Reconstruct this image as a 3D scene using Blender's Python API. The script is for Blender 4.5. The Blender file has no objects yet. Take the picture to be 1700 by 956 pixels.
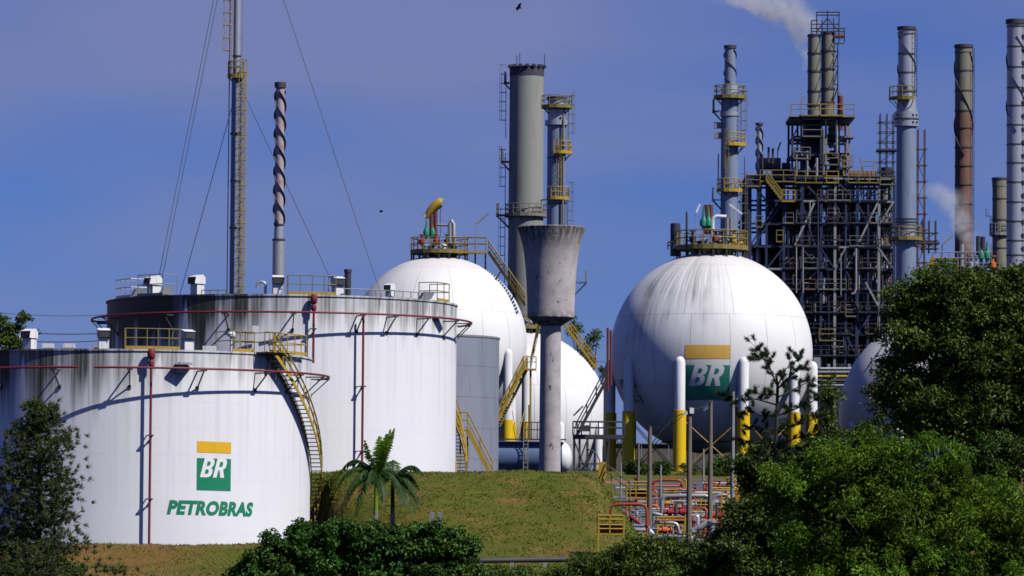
import bpy, bmesh, math, random
import numpy as np
from mathutils import Vector

R_ = math.radians
random.seed(7)
rng = np.random.default_rng(11)
SC = bpy.context.scene
COL = SC.collection

# ------------------------------------------------------------------ camera
F = 8400.0                                   # focal length in photo pixels (photo 1700 x 956)
PITCH = math.atan(482.0 / F)
ROLL = R_(0.45)
_fw = Vector((0, math.cos(PITCH), math.sin(PITCH)))
_up0 = Vector((0, -math.sin(PITCH), math.cos(PITCH)))
_ri0 = Vector((1, 0, 0))
_ri = _ri0 * math.cos(ROLL) + _up0 * math.sin(ROLL)
_up = _up0 * math.cos(ROLL) - _ri0 * math.sin(ROLL)
cam_d = bpy.data.cameras.new('camera')
cam_d.sensor_width = 36.0
cam_d.lens = 36.0 * F / 1700.0
cam_d.clip_start = 1.0
cam_d.clip_end = 12000.0
cam = bpy.data.objects.new('camera', cam_d)
COL.objects.link(cam)
from mathutils import Matrix
cam.matrix_world = Matrix(((_ri.x, _up.x, -_fw.x, 0), (_ri.y, _up.y, -_fw.y, 0), (_ri.z, _up.z, -_fw.z, 0), (0, 0, 0, 1)))
SC.camera = cam

def P(px, py, Y):
    """the point of the place that stands Y metres out along the view"""
    d = _fw + _ri * ((px - 850.0) / F) + _up * ((478.0 - py) / F)
    return d * (Y / d.y)

def project(q):
    """photo column of a point of the place"""
    return 850.0 + F * q.dot(_ri) / q.dot(_fw)

def ppm(Y):
    return F / Y

# ------------------------------------------------------------------ light
SUN_AZ, SUN_EL = R_(56), R_(48)
SUNV = Vector((math.sin(SUN_AZ) * math.cos(SUN_EL), -math.cos(SUN_AZ) * math.cos(SUN_EL), math.sin(SUN_EL)))
sd = bpy.data.lights.new('sun', 'SUN')
sd.energy = 4.9
sd.angle = R_(0.5)
sd.color = (1.0, 0.965, 0.92)
sun = bpy.data.objects.new('sun', sd)
sun.rotation_euler = (-SUNV).to_track_quat('-Z', 'Y').to_euler()
COL.objects.link(sun)

W = bpy.data.worlds.new('World')
SC.world = W
W.use_nodes = True
wn = W.node_tree.nodes
wl = W.node_tree.links
wn.clear()
w_out = wn.new('ShaderNodeOutputWorld')
w_bg = wn.new('ShaderNodeBackground')
w_bg.inputs['Strength'].default_value = 0.07
sky = wn.new('ShaderNodeTexSky')
sky.sky_type = 'NISHITA'
sky.sun_disc = False
sky.sun_elevation = SUN_EL
sky.sun_rotation = math.pi - SUN_AZ      # measured from +Y towards +X
sky.altitude = 700
sky.air_density = 1.0
sky.dust_density = 0.05
sky.ozone_density = 5.0
w_tint = wn.new('ShaderNodeMix'); w_tint.data_type = 'RGBA'; w_tint.blend_type = 'MULTIPLY'
w_tint.inputs[0].default_value = 1.0
w_tint.inputs[7].default_value = (0.36, 0.47, 1.0, 1)
wl.new(sky.outputs[0], w_tint.inputs[6])
# thin high cloud drawn out in level bands, all round the sky
w_tc = wn.new('ShaderNodeTexCoord')
w_map = wn.new('ShaderNodeMapping')
w_map.inputs['Scale'].default_value = (6, 6, 26)
w_map.inputs['Location'].default_value = (25.286, 3.775, 14.635)
wl.new(w_tc.outputs['Generated'], w_map.inputs[0])
w_no = wn.new('ShaderNodeTexNoise')
w_no.inputs['Scale'].default_value = 1.0
w_no.inputs['Detail'].default_value = 2.5
w_no.inputs['Roughness'].default_value = 0.5
wl.new(w_map.outputs[0], w_no.inputs['Vector'])
w_rp = wn.new('ShaderNodeMapRange')
w_rp.inputs[1].default_value = 0.36; w_rp.inputs[2].default_value = 0.60
w_rp.inputs[3].default_value = 0.0; w_rp.inputs[4].default_value = 0.8
wl.new(w_no.outputs[0], w_rp.inputs[0])
w_mix = wn.new('ShaderNodeMix'); w_mix.data_type = 'RGBA'
w_mix.inputs[7].default_value = (3.0, 3.35, 6.0, 1)
w_sep = wn.new('ShaderNodeSeparateXYZ'); wl.new(w_tc.outputs['Generated'], w_sep.inputs[0])
w_el = wn.new('ShaderNodeMapRange')          # the veil of cloud lies low round the horizon, as seen along it
w_el.inputs[1].default_value = 0.05; w_el.inputs[2].default_value = 0.5; w_el.inputs[3].default_value = 1.0; w_el.inputs[4].default_value = 0.12
wl.new(w_sep.outputs[2], w_el.inputs[0])
w_am = wn.new('ShaderNodeMath'); w_am.operation = 'MULTIPLY'
wl.new(w_rp.outputs[0], w_am.inputs[0]); wl.new(w_el.outputs[0], w_am.inputs[1])
wl.new(w_am.outputs[0], w_mix.inputs[0])
wl.new(w_tint.outputs[2], w_mix.inputs[6])
wl.new(w_mix.outputs[2], w_bg.inputs[0])
wl.new(w_bg.outputs[0], w_out.inputs[0])

SC.view_settings.view_transform = 'Standard'
SC.view_settings.look = 'None'
SC.view_settings.exposure = 0.0
SC.view_settings.gamma = 1.0
SC.render.engine = 'CYCLES'
SC.cycles.use_denoising = True
SC.cycles.max_bounces = 6
SC.cycles.diffuse_bounces = 0
SC.cycles.transparent_max_bounces = 8
SC.cycles.filter_width = 1.6
SC.cycles.volume_bounces = 1
SC.cycles.volume_step_rate = 1.0

# ------------------------------------------------------------------ materials
class NT:
    def __init__(self, name):
        self.m = bpy.data.materials.new(name)
        self.m.use_nodes = True
        self.n = self.m.node_tree.nodes
        self.l = self.m.node_tree.links
        self.b = self.n['Principled BSDF']
    def new(self, t, **kw):
        x = self.n.new('ShaderNode' + t)
        for k, v in kw.items():
            setattr(x, k, v)
        return x
    def link(self, a, b):
        self.l.new(a, b)
    def val(self, x, s):
        if isinstance(x, (int, float)):
            s.default_value = x
        else:
            self.l.new(x, s)
    def math(self, op, a, b=0.0, clamp=False):
        m = self.new('Math', operation=op, use_clamp=clamp)
        self.val(a, m.inputs[0]); self.val(b, m.inputs[1])
        return m.outputs[0]
    def rng(self, x, a, b, c=0.0, d=1.0, smooth=False):
        m = self.new('MapRange')
        if smooth:
            m.interpolation_type = 'SMOOTHSTEP'
        self.val(x, m.inputs[0])
        for i, v in enumerate((a, b, c, d)):
            self.val(v, m.inputs[i + 1])
        return m.outputs[0]
    def noise(self, vec, scale, detail=4, rough=0.5):
        t = self.new('TexNoise')
        t.inputs['Scale'].default_value = scale
        t.inputs['Detail'].default_value = detail
        t.inputs['Roughness'].default_value = rough
        if vec is not None:
            self.l.new(vec, t.inputs['Vector'])
        return t.outputs[0]
    def mix(self, fac, a, b, mode='MIX'):
        m = self.new('Mix', data_type='RGBA', blend_type=mode)
        self.val(fac, m.inputs[0])
        for s, x in ((6, a), (7, b)):
            if isinstance(x, tuple):
                m.inputs[s].default_value = (*x[:3], 1)
            else:
                self.l.new(x, m.inputs[s])
        return m.outputs[2]
    def mapping(self, vec, scale=(1, 1, 1)):
        m = self.new('Mapping')
        m.inputs['Scale'].default_value = scale
        self.l.new(vec, m.inputs[0])
        return m.outputs[0]
    def pos(self):
        return self.new('NewGeometry').outputs['Position']
    def bump(self, h, strength=0.3, dist=0.02):
        b = self.new('Bump')
        b.inputs['Strength'].default_value = strength
        b.inputs['Distance'].default_value = dist
        self.l.new(h, b.inputs['Height'])
        self.l.new(b.outputs[0], self.b.inputs['Normal'])

def paint(name, col, rough=0.55, metal=0.0, dirt=0.35, dirt_col=(0.06, 0.055, 0.05), scale=1.5, streak=True, fade=0.15, spec=0.3):
    """painted or bare metal with weathering: blotches and rain streaks"""
    t = NT(name)
    p = t.pos()
    n1 = t.noise(t.mapping(p, (scale, scale, scale * (0.18 if streak else 1))), 1.6, 5, 0.6)
    n2 = t.noise(p, scale * 0.35, 3)
    c = t.mix(t.rng(n2, 0.3, 0.7, 0, fade), col, tuple(min(1, x * 0.55 + 0.12) for x in col))
    c = t.mix(t.rng(n1, 0.5, 0.78, 0, dirt), c, dirt_col)
    t.link(c, t.b.inputs['Base Color'])
    t.b.inputs['Roughness'].default_value = rough
    t.b.inputs['Metallic'].default_value = metal
    t.b.inputs['Specular IOR Level'].default_value = spec
    return t.m

M = {}
M['yellow'] = paint('yellow_paint', (0.45, 0.29, 0.02), dirt=0.45, dirt_col=(0.12, 0.08, 0.03))
M['yellow_dull'] = paint('dull_yellow_paint', (0.24, 0.185, 0.04), dirt=0.65, dirt_col=(0.07, 0.06, 0.04))
M['yellow_leg'] = paint('yellow_leg_paint', (0.78, 0.50, 0.0), dirt=0.15, rough=0.5)
M['red'] = paint('red_paint', (0.20, 0.016, 0.034), dirt=0.4)
M['red_bright'] = paint('bright_red_paint', (0.36, 0.045, 0.015), dirt=0.4)
M['crimson'] = paint('crimson_paint', (0.33, 0.02, 0.03), dirt=0.2)
M['orange'] = paint('orange_paint', (0.65, 0.13, 0.02), dirt=0.2)
M['steel_dark'] = paint('dark_steel', (0.045, 0.045, 0.05), rough=0.6, dirt=0.3, dirt_col=(0.05, 0.03, 0.02))
M['steel_grey'] = paint('grey_steel', (0.26, 0.265, 0.27), rough=0.5, metal=0.2)
M['galv'] = paint('galvanised_steel', (0.42, 0.43, 0.45), rough=0.45, metal=0.5, dirt=0.3)
M['silver'] = paint('silver_cladding', (0.36, 0.385, 0.46), rough=0.45, metal=0.3, dirt=0.45, dirt_col=(0.16, 0.16, 0.19))
M['bluegrey'] = paint('blue_grey_paint', (0.20, 0.255, 0.37), rough=0.5, metal=0.1, dirt=0.45, dirt_col=(0.07, 0.085, 0.13))
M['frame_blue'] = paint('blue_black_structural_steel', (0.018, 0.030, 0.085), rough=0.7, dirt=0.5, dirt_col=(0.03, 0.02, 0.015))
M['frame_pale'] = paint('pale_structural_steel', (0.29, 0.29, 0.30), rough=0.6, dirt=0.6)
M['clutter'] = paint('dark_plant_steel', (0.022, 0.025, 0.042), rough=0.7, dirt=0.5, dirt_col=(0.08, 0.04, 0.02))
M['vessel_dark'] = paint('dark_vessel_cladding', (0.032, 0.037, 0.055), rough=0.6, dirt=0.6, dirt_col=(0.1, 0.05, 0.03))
M['rust'] = paint('rusted_steel', (0.17, 0.085, 0.06), rough=0.8, dirt=0.7, dirt_col=(0.06, 0.035, 0.03), fade=0.3)
M['rust_red'] = paint('red_brown_paint', (0.16, 0.03, 0.03), rough=0.7, dirt=0.4)
M['olive'] = paint('olive_grey_steel', (0.20, 0.19, 0.145), rough=0.7, dirt=0.6, dirt_col=(0.07, 0.06, 0.05))
M['stack_concrete'] = paint('stack_concrete', (0.27, 0.275, 0.25), rough=0.85, dirt=0.55, dirt_col=(0.12, 0.11, 0.10), scale=0.7)
M['stack_band'] = paint('sooty_band', (0.05, 0.05, 0.075), rough=0.8, dirt=0.5)
M['white'] = paint('white_painted_steel', (0.78, 0.78, 0.78), rough=0.5, dirt=0.45, dirt_col=(0.25, 0.23, 0.2))
M['white_leg'] = paint('white_leg_paint', (0.80, 0.80, 0.80), rough=0.5, dirt=0.25, dirt_col=(0.3, 0.28, 0.26))
M['roof'] = paint('tank_roof_plate', (0.42, 0.40, 0.37), rough=0.8, dirt=0.6, streak=False)
M['grey_tank'] = paint('grey_tank_cladding', (0.30, 0.325, 0.39), rough=0.5, metal=0.35, dirt=0.45, dirt_col=(0.16, 0.17, 0.21), scale=0.9)
M['blue_vessel'] = paint('blue_grey_vessel_paint', (0.10, 0.15, 0.27), rough=0.45, dirt=0.3)
M['green'] = paint('green_valve_paint', (0.01, 0.20, 0.12), rough=0.5, dirt=0.2)
M['teal'] = paint('teal_steel', (0.03, 0.18, 0.18), rough=0.5, dirt=0.3)
M['wire'] = paint('wire', (0.03, 0.03, 0.035), dirt=0)
M['guy'] = paint('guy_wire_steel', (0.10, 0.10, 0.13), dirt=0)
M['wood'] = paint('weathered_pole_wood', (0.17, 0.14, 0.11), rough=0.9, dirt=0.5, scale=4)
M['pole_grey'] = paint('concrete_pole', (0.27, 0.26, 0.25), rough=0.9, dirt=0.4, scale=4)
M['logo_yellow'] = paint('logo_yellow', (0.78, 0.44, 0.006), rough=0.5, dirt=0.25, dirt_col=(0.45, 0.25, 0.02))
M['logo_green'] = paint('logo_green', (0.003, 0.215, 0.105), rough=0.5, dirt=0.12)
M['logo_yellow_faded'] = paint('logo_faded_yellow', (0.70, 0.42, 0.075), rough=0.6, dirt=0.3, dirt_col=(0.45, 0.28, 0.08))
M['logo_green_faded'] = paint('logo_faded_green', (0.018, 0.235, 0.165), rough=0.6, dirt=0.3)
M['logo_white'] = paint('logo_white', (0.82, 0.82, 0.82), rough=0.5, dirt=0.0)
M['letter_black'] = paint('black_lettering', (0.03, 0.03, 0.03), rough=0.6, dirt=0)
M['bird'] = paint('black_feathers', (0.015, 0.015, 0.017), rough=0.9, dirt=0)
M['bark'] = paint('bark', (0.085, 0.068, 0.052), rough=0.95, dirt=0.6, scale=6)
M['bark_dark'] = paint('dark_bark', (0.040, 0.034, 0.028), rough=0.95, dirt=0.6, scale=6)
M['palm_bark'] = paint('palm_bark', (0.20, 0.18, 0.16), rough=0.9, dirt=0.5, scale=5, streak=False)
M['brown_tube'] = paint('brown_tube', (0.10, 0.05, 0.05), rough=0.7)
M['dike'] = paint('dike_concrete', (0.13, 0.115, 0.10), rough=0.9, dirt=0.5)
M['asphalt'] = paint('asphalt_and_gravel', (0.09, 0.085, 0.08), rough=0.95, dirt=0.4, streak=False)

def tank_paint(name, cx, cy, R, ztop, stain, longest, side, wetness=0.0, bias=0.03, base=0.80):
    """white tank paint; dark algae runs start at the rim and end at uneven heights. side = bearing (rad) of the wetter wall"""
    t = NT(name)
    sep = t.new('SeparateXYZ'); t.link(t.pos(), sep.inputs[0])
    dx = t.math('SUBTRACT', sep.outputs[0], cx); dy = t.math('SUBTRACT', cy, sep.outputs[1])
    th = t.math('ARCTAN2', dx, dy)
    u = t.math('MULTIPLY', th, R)
    drop = t.math('SUBTRACT', ztop, sep.outputs[2])
    def streaks(fu, fv, off, detail=3):
        c = t.new('CombineXYZ')
        t.link(t.math('MULTIPLY', u, fu), c.inputs[0]); t.link(t.math('MULTIPLY', drop, fv), c.inputs[1]); c.inputs[2].default_value = off
        return t.noise(c.outputs[0], 1.0, detail, 0.6)
    wet = t.rng(t.math('COSINE', t.math('SUBTRACT', th, side)), 0.05, 0.9, 0.0, 1.0)
    ln = t.rng(streaks(0.8, 0.0, 3.1, 4), 0.33, 0.68, 0.5, longest)
    run = t.rng(t.math('DIVIDE', drop, t.math('MULTIPLY', ln, t.math('ADD', 0.45, t.math('MULTIPLY', wet, 0.55)))), 0.2, 1.0, 1.0, 0.0, True)
    sh = t.math('ADD', t.math('MULTIPLY', wet, wetness), bias)
    s1 = t.rng(t.math('ADD', streaks(1.3, 0.03, 9.4), sh), 0.41, 0.70, 0, 1.1)
    s2 = t.rng(t.math('ADD', streaks(4.6, 0.08, 17.0), sh), 0.44, 0.66)
    m = t.math('MULTIPLY', run, t.math('ADD', t.math('MULTIPLY', s1, 0.62), t.math('MULTIPLY', s2, 0.48)), True)
    rim = t.math('MULTIPLY', t.rng(drop, 0.0, 0.5, 0.5, 0.0), t.rng(streaks(2.2, 0.6, 5.0), 0.3, 0.7))
    m = t.math('MULTIPLY', t.math('MAXIMUM', m, rim), t.math('MULTIPLY', t.math('ADD', 0.62, t.math('MULTIPLY', wet, 0.38)), stain), True)
    oi = t.new('ObjectInfo')
    plate = t.rng(oi.outputs['Random'], 0, 1, 0.0, 0.07)
    blot = t.rng(t.noise(t.pos(), 0.35, 4), 0.35, 0.7, 0, 0.12)
    c = t.mix(plate, (base, base, base * 1.015), (base * 0.84, base * 0.85, base * 0.88))
    c = t.mix(blot, c, (0.55, 0.55, 0.58))
    faint = t.math('MULTIPLY', t.rng(streaks(2.6, 0.05, 31.0), 0.48, 0.72, 0, 0.36), t.rng(drop, 2.0, 9.5, 1.0, 0.15))
    c = t.mix(faint, c, (0.42, 0.41, 0.36))
    c = t.mix(m, c, (0.045, 0.048, 0.042))
    t.link(c, t.b.inputs['Base Color'])
    t.b.inputs['Roughness'].default_value = 0.55
    t.b.inputs['Specular IOR Level'].default_value = 0.25
    return t.m

def sphere_paint(name, cx, cy, cz, R, stain, side, spread=0.75):
    """white sphere paint; grey runs follow the meridians down from the crown"""
    t = NT(name)
    sep = t.new('SeparateXYZ'); t.link(t.pos(), sep.inputs[0])
    dx = t.math('SUBTRACT', sep.outputs[0], cx); dy = t.math('SUBTRACT', cy, sep.outputs[1])
    th = t.math('ARCTAN2', dx, dy)
    zz = t.math('DIVIDE', t.math('SUBTRACT', sep.outputs[2], cz), R)
    def st(f, g, off):
        c = t.new('CombineXYZ')
        t.link(t.math('MULTIPLY', th, f), c.inputs[0]); t.link(t.math('MULTIPLY', zz, g), c.inputs[1]); c.inputs[2].default_value = off
        return t.noise(c.outputs[0], 1.0, 4, 0.6)
    band = t.math('MULTIPLY', t.rng(zz, -0.25, 0.35, 0, 1, True), t.rng(zz, 0.72, 1.0, 1, 0.35))
    away = t.rng(t.math('COSINE', t.math('SUBTRACT', th, side)), 1.0 - spread, 1.0, 0.0, 1.0, True)
    patch = t.rng(t.noise(t.pos(), 0.16, 3), 0.40, 0.62)
    s = t.math('MULTIPLY', patch, t.math('ADD', t.math('MULTIPLY', t.rng(st(6, 0.6, 2.0), 0.42, 0.68), 0.55), t.math('MULTIPLY', t.rng(st(30, 1.6, 7.0), 0.42, 0.7), 0.5)))
    m = t.math('MULTIPLY', t.math('MULTIPLY', s, band), t.math('MULTIPLY', away, stain), True)
    crown = t.rng(zz, 0.55, 1.0, 0.0, 0.38, True)
    blot = t.rng(t.noise(t.pos(), 0.22, 5, 0.6), 0.35, 0.7, 0, 0.24)
    oi = t.new('ObjectInfo')
    c = t.mix(t.rng(oi.outputs['Random'], 0, 1, 0, 0.05), (0.80, 0.795, 0.785), (0.70, 0.70, 0.70))
    c = t.mix(blot, c, (0.58, 0.55, 0.53))
    c = t.mix(crown, c, (0.50, 0.44, 0.39))
    c = t.mix(m, c, (0.19, 0.19, 0.185))
    t.link(c, t.b.inputs['Base Color'])
    t.b.inputs['Roughness'].default_value = 0.5
    t.b.inputs['Specular IOR Level'].default_value = 0.3
    return t.m

def foliage(name, ca, cb, cc=None, trans=0.22, rough=0.55):
    t = NT(name)
    g = t.new('NewGeometry')
    r = t.new('ValToRGB')
    e = r.color_ramp.elements
    e[0].position = 0.0; e[0].color = (*ca, 1)
    e[1].position = 1.0; e[1].color = (*(cc or cb), 1)
    x = e.new(0.6); x.color = (*cb, 1)
    t.link(g.outputs['Random Per Island'], r.inputs[0])
    big = t.rng(t.noise(g.outputs['Position'], 0.7, 3), 0.33, 0.67, 0.75, 1.5)
    hue = t.rng(t.noise(g.outputs['Position'], 0.33, 2), 0.3, 0.7, 0.485, 0.515)
    hv = t.new('HueSaturation'); t.link(r.outputs[0], hv.inputs['Color']); t.link(big, hv.inputs['Value']); t.link(hue, hv.inputs['Hue'])
    t.link(hv.outputs[0], t.b.inputs['Base Color'])
    t.b.inputs['Roughness'].default_value = rough
    t.b.inputs['Specular IOR Level'].default_value = 0.25
    tr = t.new('BsdfTranslucent'); t.link(hv.outputs[0], tr.inputs[0])
    ms = t.new('MixShader'); ms.inputs[0].default_value = trans
    t.link(t.b.outputs[0], ms.inputs[1]); t.link(tr.outputs[0], ms.inputs[2])
    t.link(ms.outputs[0], t.n['Material Output'].inputs[0])
    return t.m

M['leaf_bright'] = foliage('bright_leaves', (0.045, 0.115, 0.007), (0.095, 0.190, 0.011), (0.165, 0.260, 0.018), trans=0.35)
M['leaf_dark'] = foliage('dark_leaves', (0.034, 0.068, 0.009), (0.070, 0.115, 0.014), (0.135, 0.165, 0.026), trans=0.25)
M['leaf_shrub'] = foliage('shrub_leaves', (0.020, 0.066, 0.012), (0.048, 0.122, 0.016), (0.105, 0.190, 0.028), trans=0.25)
M['leaf_mid'] = foliage('mid_green_leaves', (0.026, 0.058, 0.009), (0.052, 0.098, 0.013), (0.095, 0.140, 0.020), trans=0.22)
M['needle'] = foliage('pine_needles', (0.014, 0.030, 0.012), (0.030, 0.052, 0.016), (0.060, 0.080, 0.022), trans=0.15)
M['needle_olive'] = foliage('olive_needles', (0.026, 0.048, 0.014), (0.054, 0.082, 0.020), (0.10, 0.115, 0.03), trans=0.2)
M['palm_leaf'] = foliage('palm_leaflets', (0.016, 0.045, 0.012), (0.030, 0.075, 0.014), (0.060, 0.110, 0.018), trans=0.2)
M['palm_young'] = foliage('young_palm_leaflets', (0.09, 0.20, 0.012), (0.15, 0.28, 0.018), (0.22, 0.34, 0.03), trans=0.35)
M['grass'] = foliage('grass_blades', (0.075, 0.135, 0.010), (0.125, 0.165, 0.016), (0.23, 0.185, 0.05), trans=0.3)

def ground_mat():
    t = NT('rough_grass_and_earth')
    p = t.pos()
    a = t.noise(p, 0.35, 6, 0.65); b = t.noise(p, 2.6, 5, 0.7); c3 = t.noise(p, 11.0, 4, 0.7)
    c = t.mix(t.rng(a, 0.36, 0.62), (0.100, 0.122, 0.014), (0.150, 0.118, 0.028))
    c = t.mix(t.rng(b, 0.42, 0.68, 0, 0.8), c, (0.070, 0.100, 0.012))
    bare = t.math('MULTIPLY', t.rng(a, 0.54, 0.68), t.rng(b, 0.38, 0.6), True)
    c = t.mix(bare, c, (0.30, 0.150, 0.070))
    mow = t.noise(t.mapping(p, (0.12, 0.9, 1.6)), 1.6, 3, 0.6)
    c = t.mix(t.rng(mow, 0.45, 0.68, 0, 0.5), c, (0.145, 0.115, 0.032))
    sp = t.new('SeparateXYZ'); t.link(p, sp.inputs[0])
    c = t.mix(t.math('MULTIPLY', t.rng(sp.outputs[2], 4.6, 6.0, 0, 0.65), t.rng(a, 0.6, 0.4), True), c, (0.075, 0.115, 0.012))
    clay = t.math('MULTIPLY', t.rng(sp.outputs[0], -14, -20, 0, 1, True), t.rng(b, 0.35, 0.62, 0.45, 1.0), True)
    c = t.mix(clay, c, (0.250, 0.120, 0.045))
    c = t.mix(t.rng(c3, 0.45, 0.75, 0, 0.55), c, (0.075, 0.075, 0.014))
    t.link(c, t.b.inputs['Base Color'])
    t.b.inputs['Roughness'].default_value = 0.95
    t.b.inputs['Specular IOR Level'].default_value = 0.1
    t.bump(t.math('ADD', b, c3), 0.8, 0.12)
    return t.m
M['ground'] = ground_mat()

def concrete_mat(name, ztop, zbot):
    t = NT(name)
    p = t.pos()
    n = t.noise(p, 1.3, 6, 0.65)
    s = t.noise(t.mapping(p, (2.6, 2.6, 0.35)), 1.5, 4, 0.6)
    sep = t.new('SeparateXYZ'); t.link(p, sep.inputs[0])
    top = t.rng(sep.outputs[2], ztop - 2.4, ztop, 0.0, 1.0, True)
    pits = t.rng(t.noise(p, 2.2, 3, 0.7), 0.64, 0.68)
    foot = t.math('MULTIPLY', t.rng(sep.outputs[2], zbot, zbot + 0.45, 1.0, 0.0), t.rng(t.noise(p, 3.5, 3), 0.4, 0.6))
    c = t.mix(t.rng(n, 0.3, 0.7), (0.50, 0.455, 0.445), (0.34, 0.315, 0.31))
    c = t.mix(t.math('MULTIPLY', top, t.rng(s, 0.3, 0.62), True), c, (0.07, 0.075, 0.065))
    c = t.mix(t.math('MULTIPLY', pits, 0.85), c, (0.05, 0.045, 0.035))
    c = t.mix(t.math('MULTIPLY', foot, 0.7, True), c, (0.05, 0.05, 0.045))
    t.link(c, t.b.inputs['Base Color'])
    t.b.inputs['Roughness'].default_value = 0.9
    t.b.inputs['Specular IOR Level'].default_value = 0.15
    t.bump(n, 0.4, 0.05)
    return t.m

# ------------------------------------------------------------------ mesh helpers
def V(*a):
    return Vector(a[0] if len(a) == 1 else a)

class MB:
    def __init__(self):
        self.v = []; self.f = []
    def add(self, vs, fs):
        o = len(self.v)
        self.v += [tuple(x) for x in vs]
        self.f += [tuple(i + o for i in f) for f in fs]
        return self
    def box(self, lo, hi):
        x0, y0, z0 = lo; x1, y1, z1 = hi
        return self.add([(x0, y0, z0), (x1, y0, z0), (x1, y1, z0), (x0, y1, z0), (x0, y0, z1), (x1, y0, z1), (x1, y1, z1), (x0, y1, z1)],
                        [(3, 2, 1, 0), (4, 5, 6, 7), (0, 1, 5, 4), (1, 2, 6, 5), (2, 3, 7, 6), (3, 0, 4, 7)])
    def obox(self, c, ax, ay, az):
        c, ax, ay, az = V(c), V(ax), V(ay), V(az)
        vs = [c + ax * i + ay * j + az * k for k in (-1, 1) for (i, j) in ((-1, -1), (1, -1), (1, 1), (-1, 1))]
        return self.add(vs, [(3, 2, 1, 0), (4, 5, 6, 7), (0, 1, 5, 4), (1, 2, 6, 5), (2, 3, 7, 6), (3, 0, 4, 7)])
    def beam(self, p, q, w, h=None, up=(0, 0, 1)):
        p, q = V(p), V(q); h = h or w
        d = q - p
        if d.length < 1e-6:
            return self
        d.normalize()
        u = V(up)
        if abs(d.dot(u)) > 0.97:
            u = V(0, 1, 0)
        s = d.cross(u).normalized(); t = s.cross(d)
        return self.obox((p + q) / 2, s * w / 2, t * h / 2, (q - p) / 2) if False else self._bar(p, q, s * w / 2, t * h / 2)
    def _bar(self, p, q, s, t):
        vs = [p - s - t, p + s - t, p + s + t, p - s + t, q - s - t, q + s - t, q + s + t, q - s + t]
        return self.add(vs, [(0, 1, 2, 3), (7, 6, 5, 4), (4, 5, 1, 0), (5, 6, 2, 1), (6, 7, 3, 2), (7, 4, 0, 3)])
    def tube(self, pts, r, n=6, caps=True):
        pts = [V(p) for p in pts]
        k = len(pts)
        rs = r if isinstance(r, (list, tuple)) else [r] * k
        vs = []; u = None
        for i, p in enumerate(pts):
            d = (pts[min(i + 1, k - 1)] - pts[max(i - 1, 0)])
            if d.length < 1e-9:
                d = V(0, 0, 1)
            d.normalize()
            if u is None:
                a = V(0, 0, 1) if abs(d.z) < 0.9 else V(1, 0, 0)
                u = d.cross(a).normalized()
            else:
                u = (u - d * u.dot(d))
                u = u.normalized() if u.length > 1e-6 else d.orthogonal().normalized()
            w = d.cross(u)
            for j in range(n):
                a = 2 * math.pi * j / n
                vs.append(p + (u * math.cos(a) + w * math.sin(a)) * rs[i])
        fs = []
        for i in range(k - 1):
            for j in range(n):
                j2 = (j + 1) % n
                fs.append((i * n + j, i * n + j2, (i + 1) * n + j2, (i + 1) * n + j))
        if caps:
            fs.append(tuple(range(n - 1, -1, -1))); fs.append(tuple(range((k - 1) * n, k * n)))
        return self.add(vs, fs)
    def lathe(self, c, prof, n=32, caps=True):
        c = V(c); vs = []
        for r, z in prof:
            for j in range(n):
                a = 2 * math.pi * j / n
                vs.append((c.x + r * math.cos(a), c.y + r * math.sin(a), c.z + z))
        fs = []
        for i in range(len(prof) - 1):
            for j in range(n):
                j2 = (j + 1) % n
                fs.append((i * n + j, i * n + j2, (i + 1) * n + j2, (i + 1) * n + j))
        if caps:
            fs.append(tuple(range(n - 1, -1, -1))); fs.append(tuple(range((len(prof) - 1) * n, len(prof) * n)))
        return self.add(vs, fs)
    def grid(self, rows):
        n = len(rows[0]); vs = [p for r in rows for p in r]
        return self.add(vs, [(i * n + j, i * n + j + 1, (i + 1) * n + j + 1, (i + 1) * n + j) for i in range(len(rows) - 1) for j in range(n - 1)])
    def build(self, name, mat, parent=None, smooth=True, angle=40, normals=None):
        me = bpy.data.meshes.new(name)
        org = root_loc(parent)
        me.from_pydata([(x - org.x, y - org.y, z - org.z) for x, y, z in self.v], [], self.f)
        finish(me, mat, smooth, angle)
        if normals is not None:
            me.normals_split_custom_set_from_vertices(normals)
        o = bpy.data.objects.new(name, me)
        COL.objects.link(o)
        if parent is not None:
            o.parent = parent
        return o

def finish(me, mat, smooth=True, angle=40):
    me.materials.append(M[mat] if isinstance(mat, str) else mat)
    me.update()
    if smooth:
        me.polygons.foreach_set('use_smooth', [True] * len(me.polygons))
        me.set_sharp_from_angle(angle=R_(angle))

def root_loc(o):
    if o is None:
        return V(0, 0, 0)
    while o.parent is not None:
        o = o.parent
    return o.location.copy()

def thing(name, label, cat, loc, group=None):
    o = bpy.data.objects.new(name, None)
    o.empty_display_size = 0.5
    COL.objects.link(o)
    o.location = loc
    tag(o, label, cat, group)
    return o

def tag(o, label=None, cat=None, group=None, kind=None):
    for k, v in (('label', label), ('category', cat), ('group', group), ('kind', kind)):
        if v:
            o[k] = v
    return o

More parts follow.
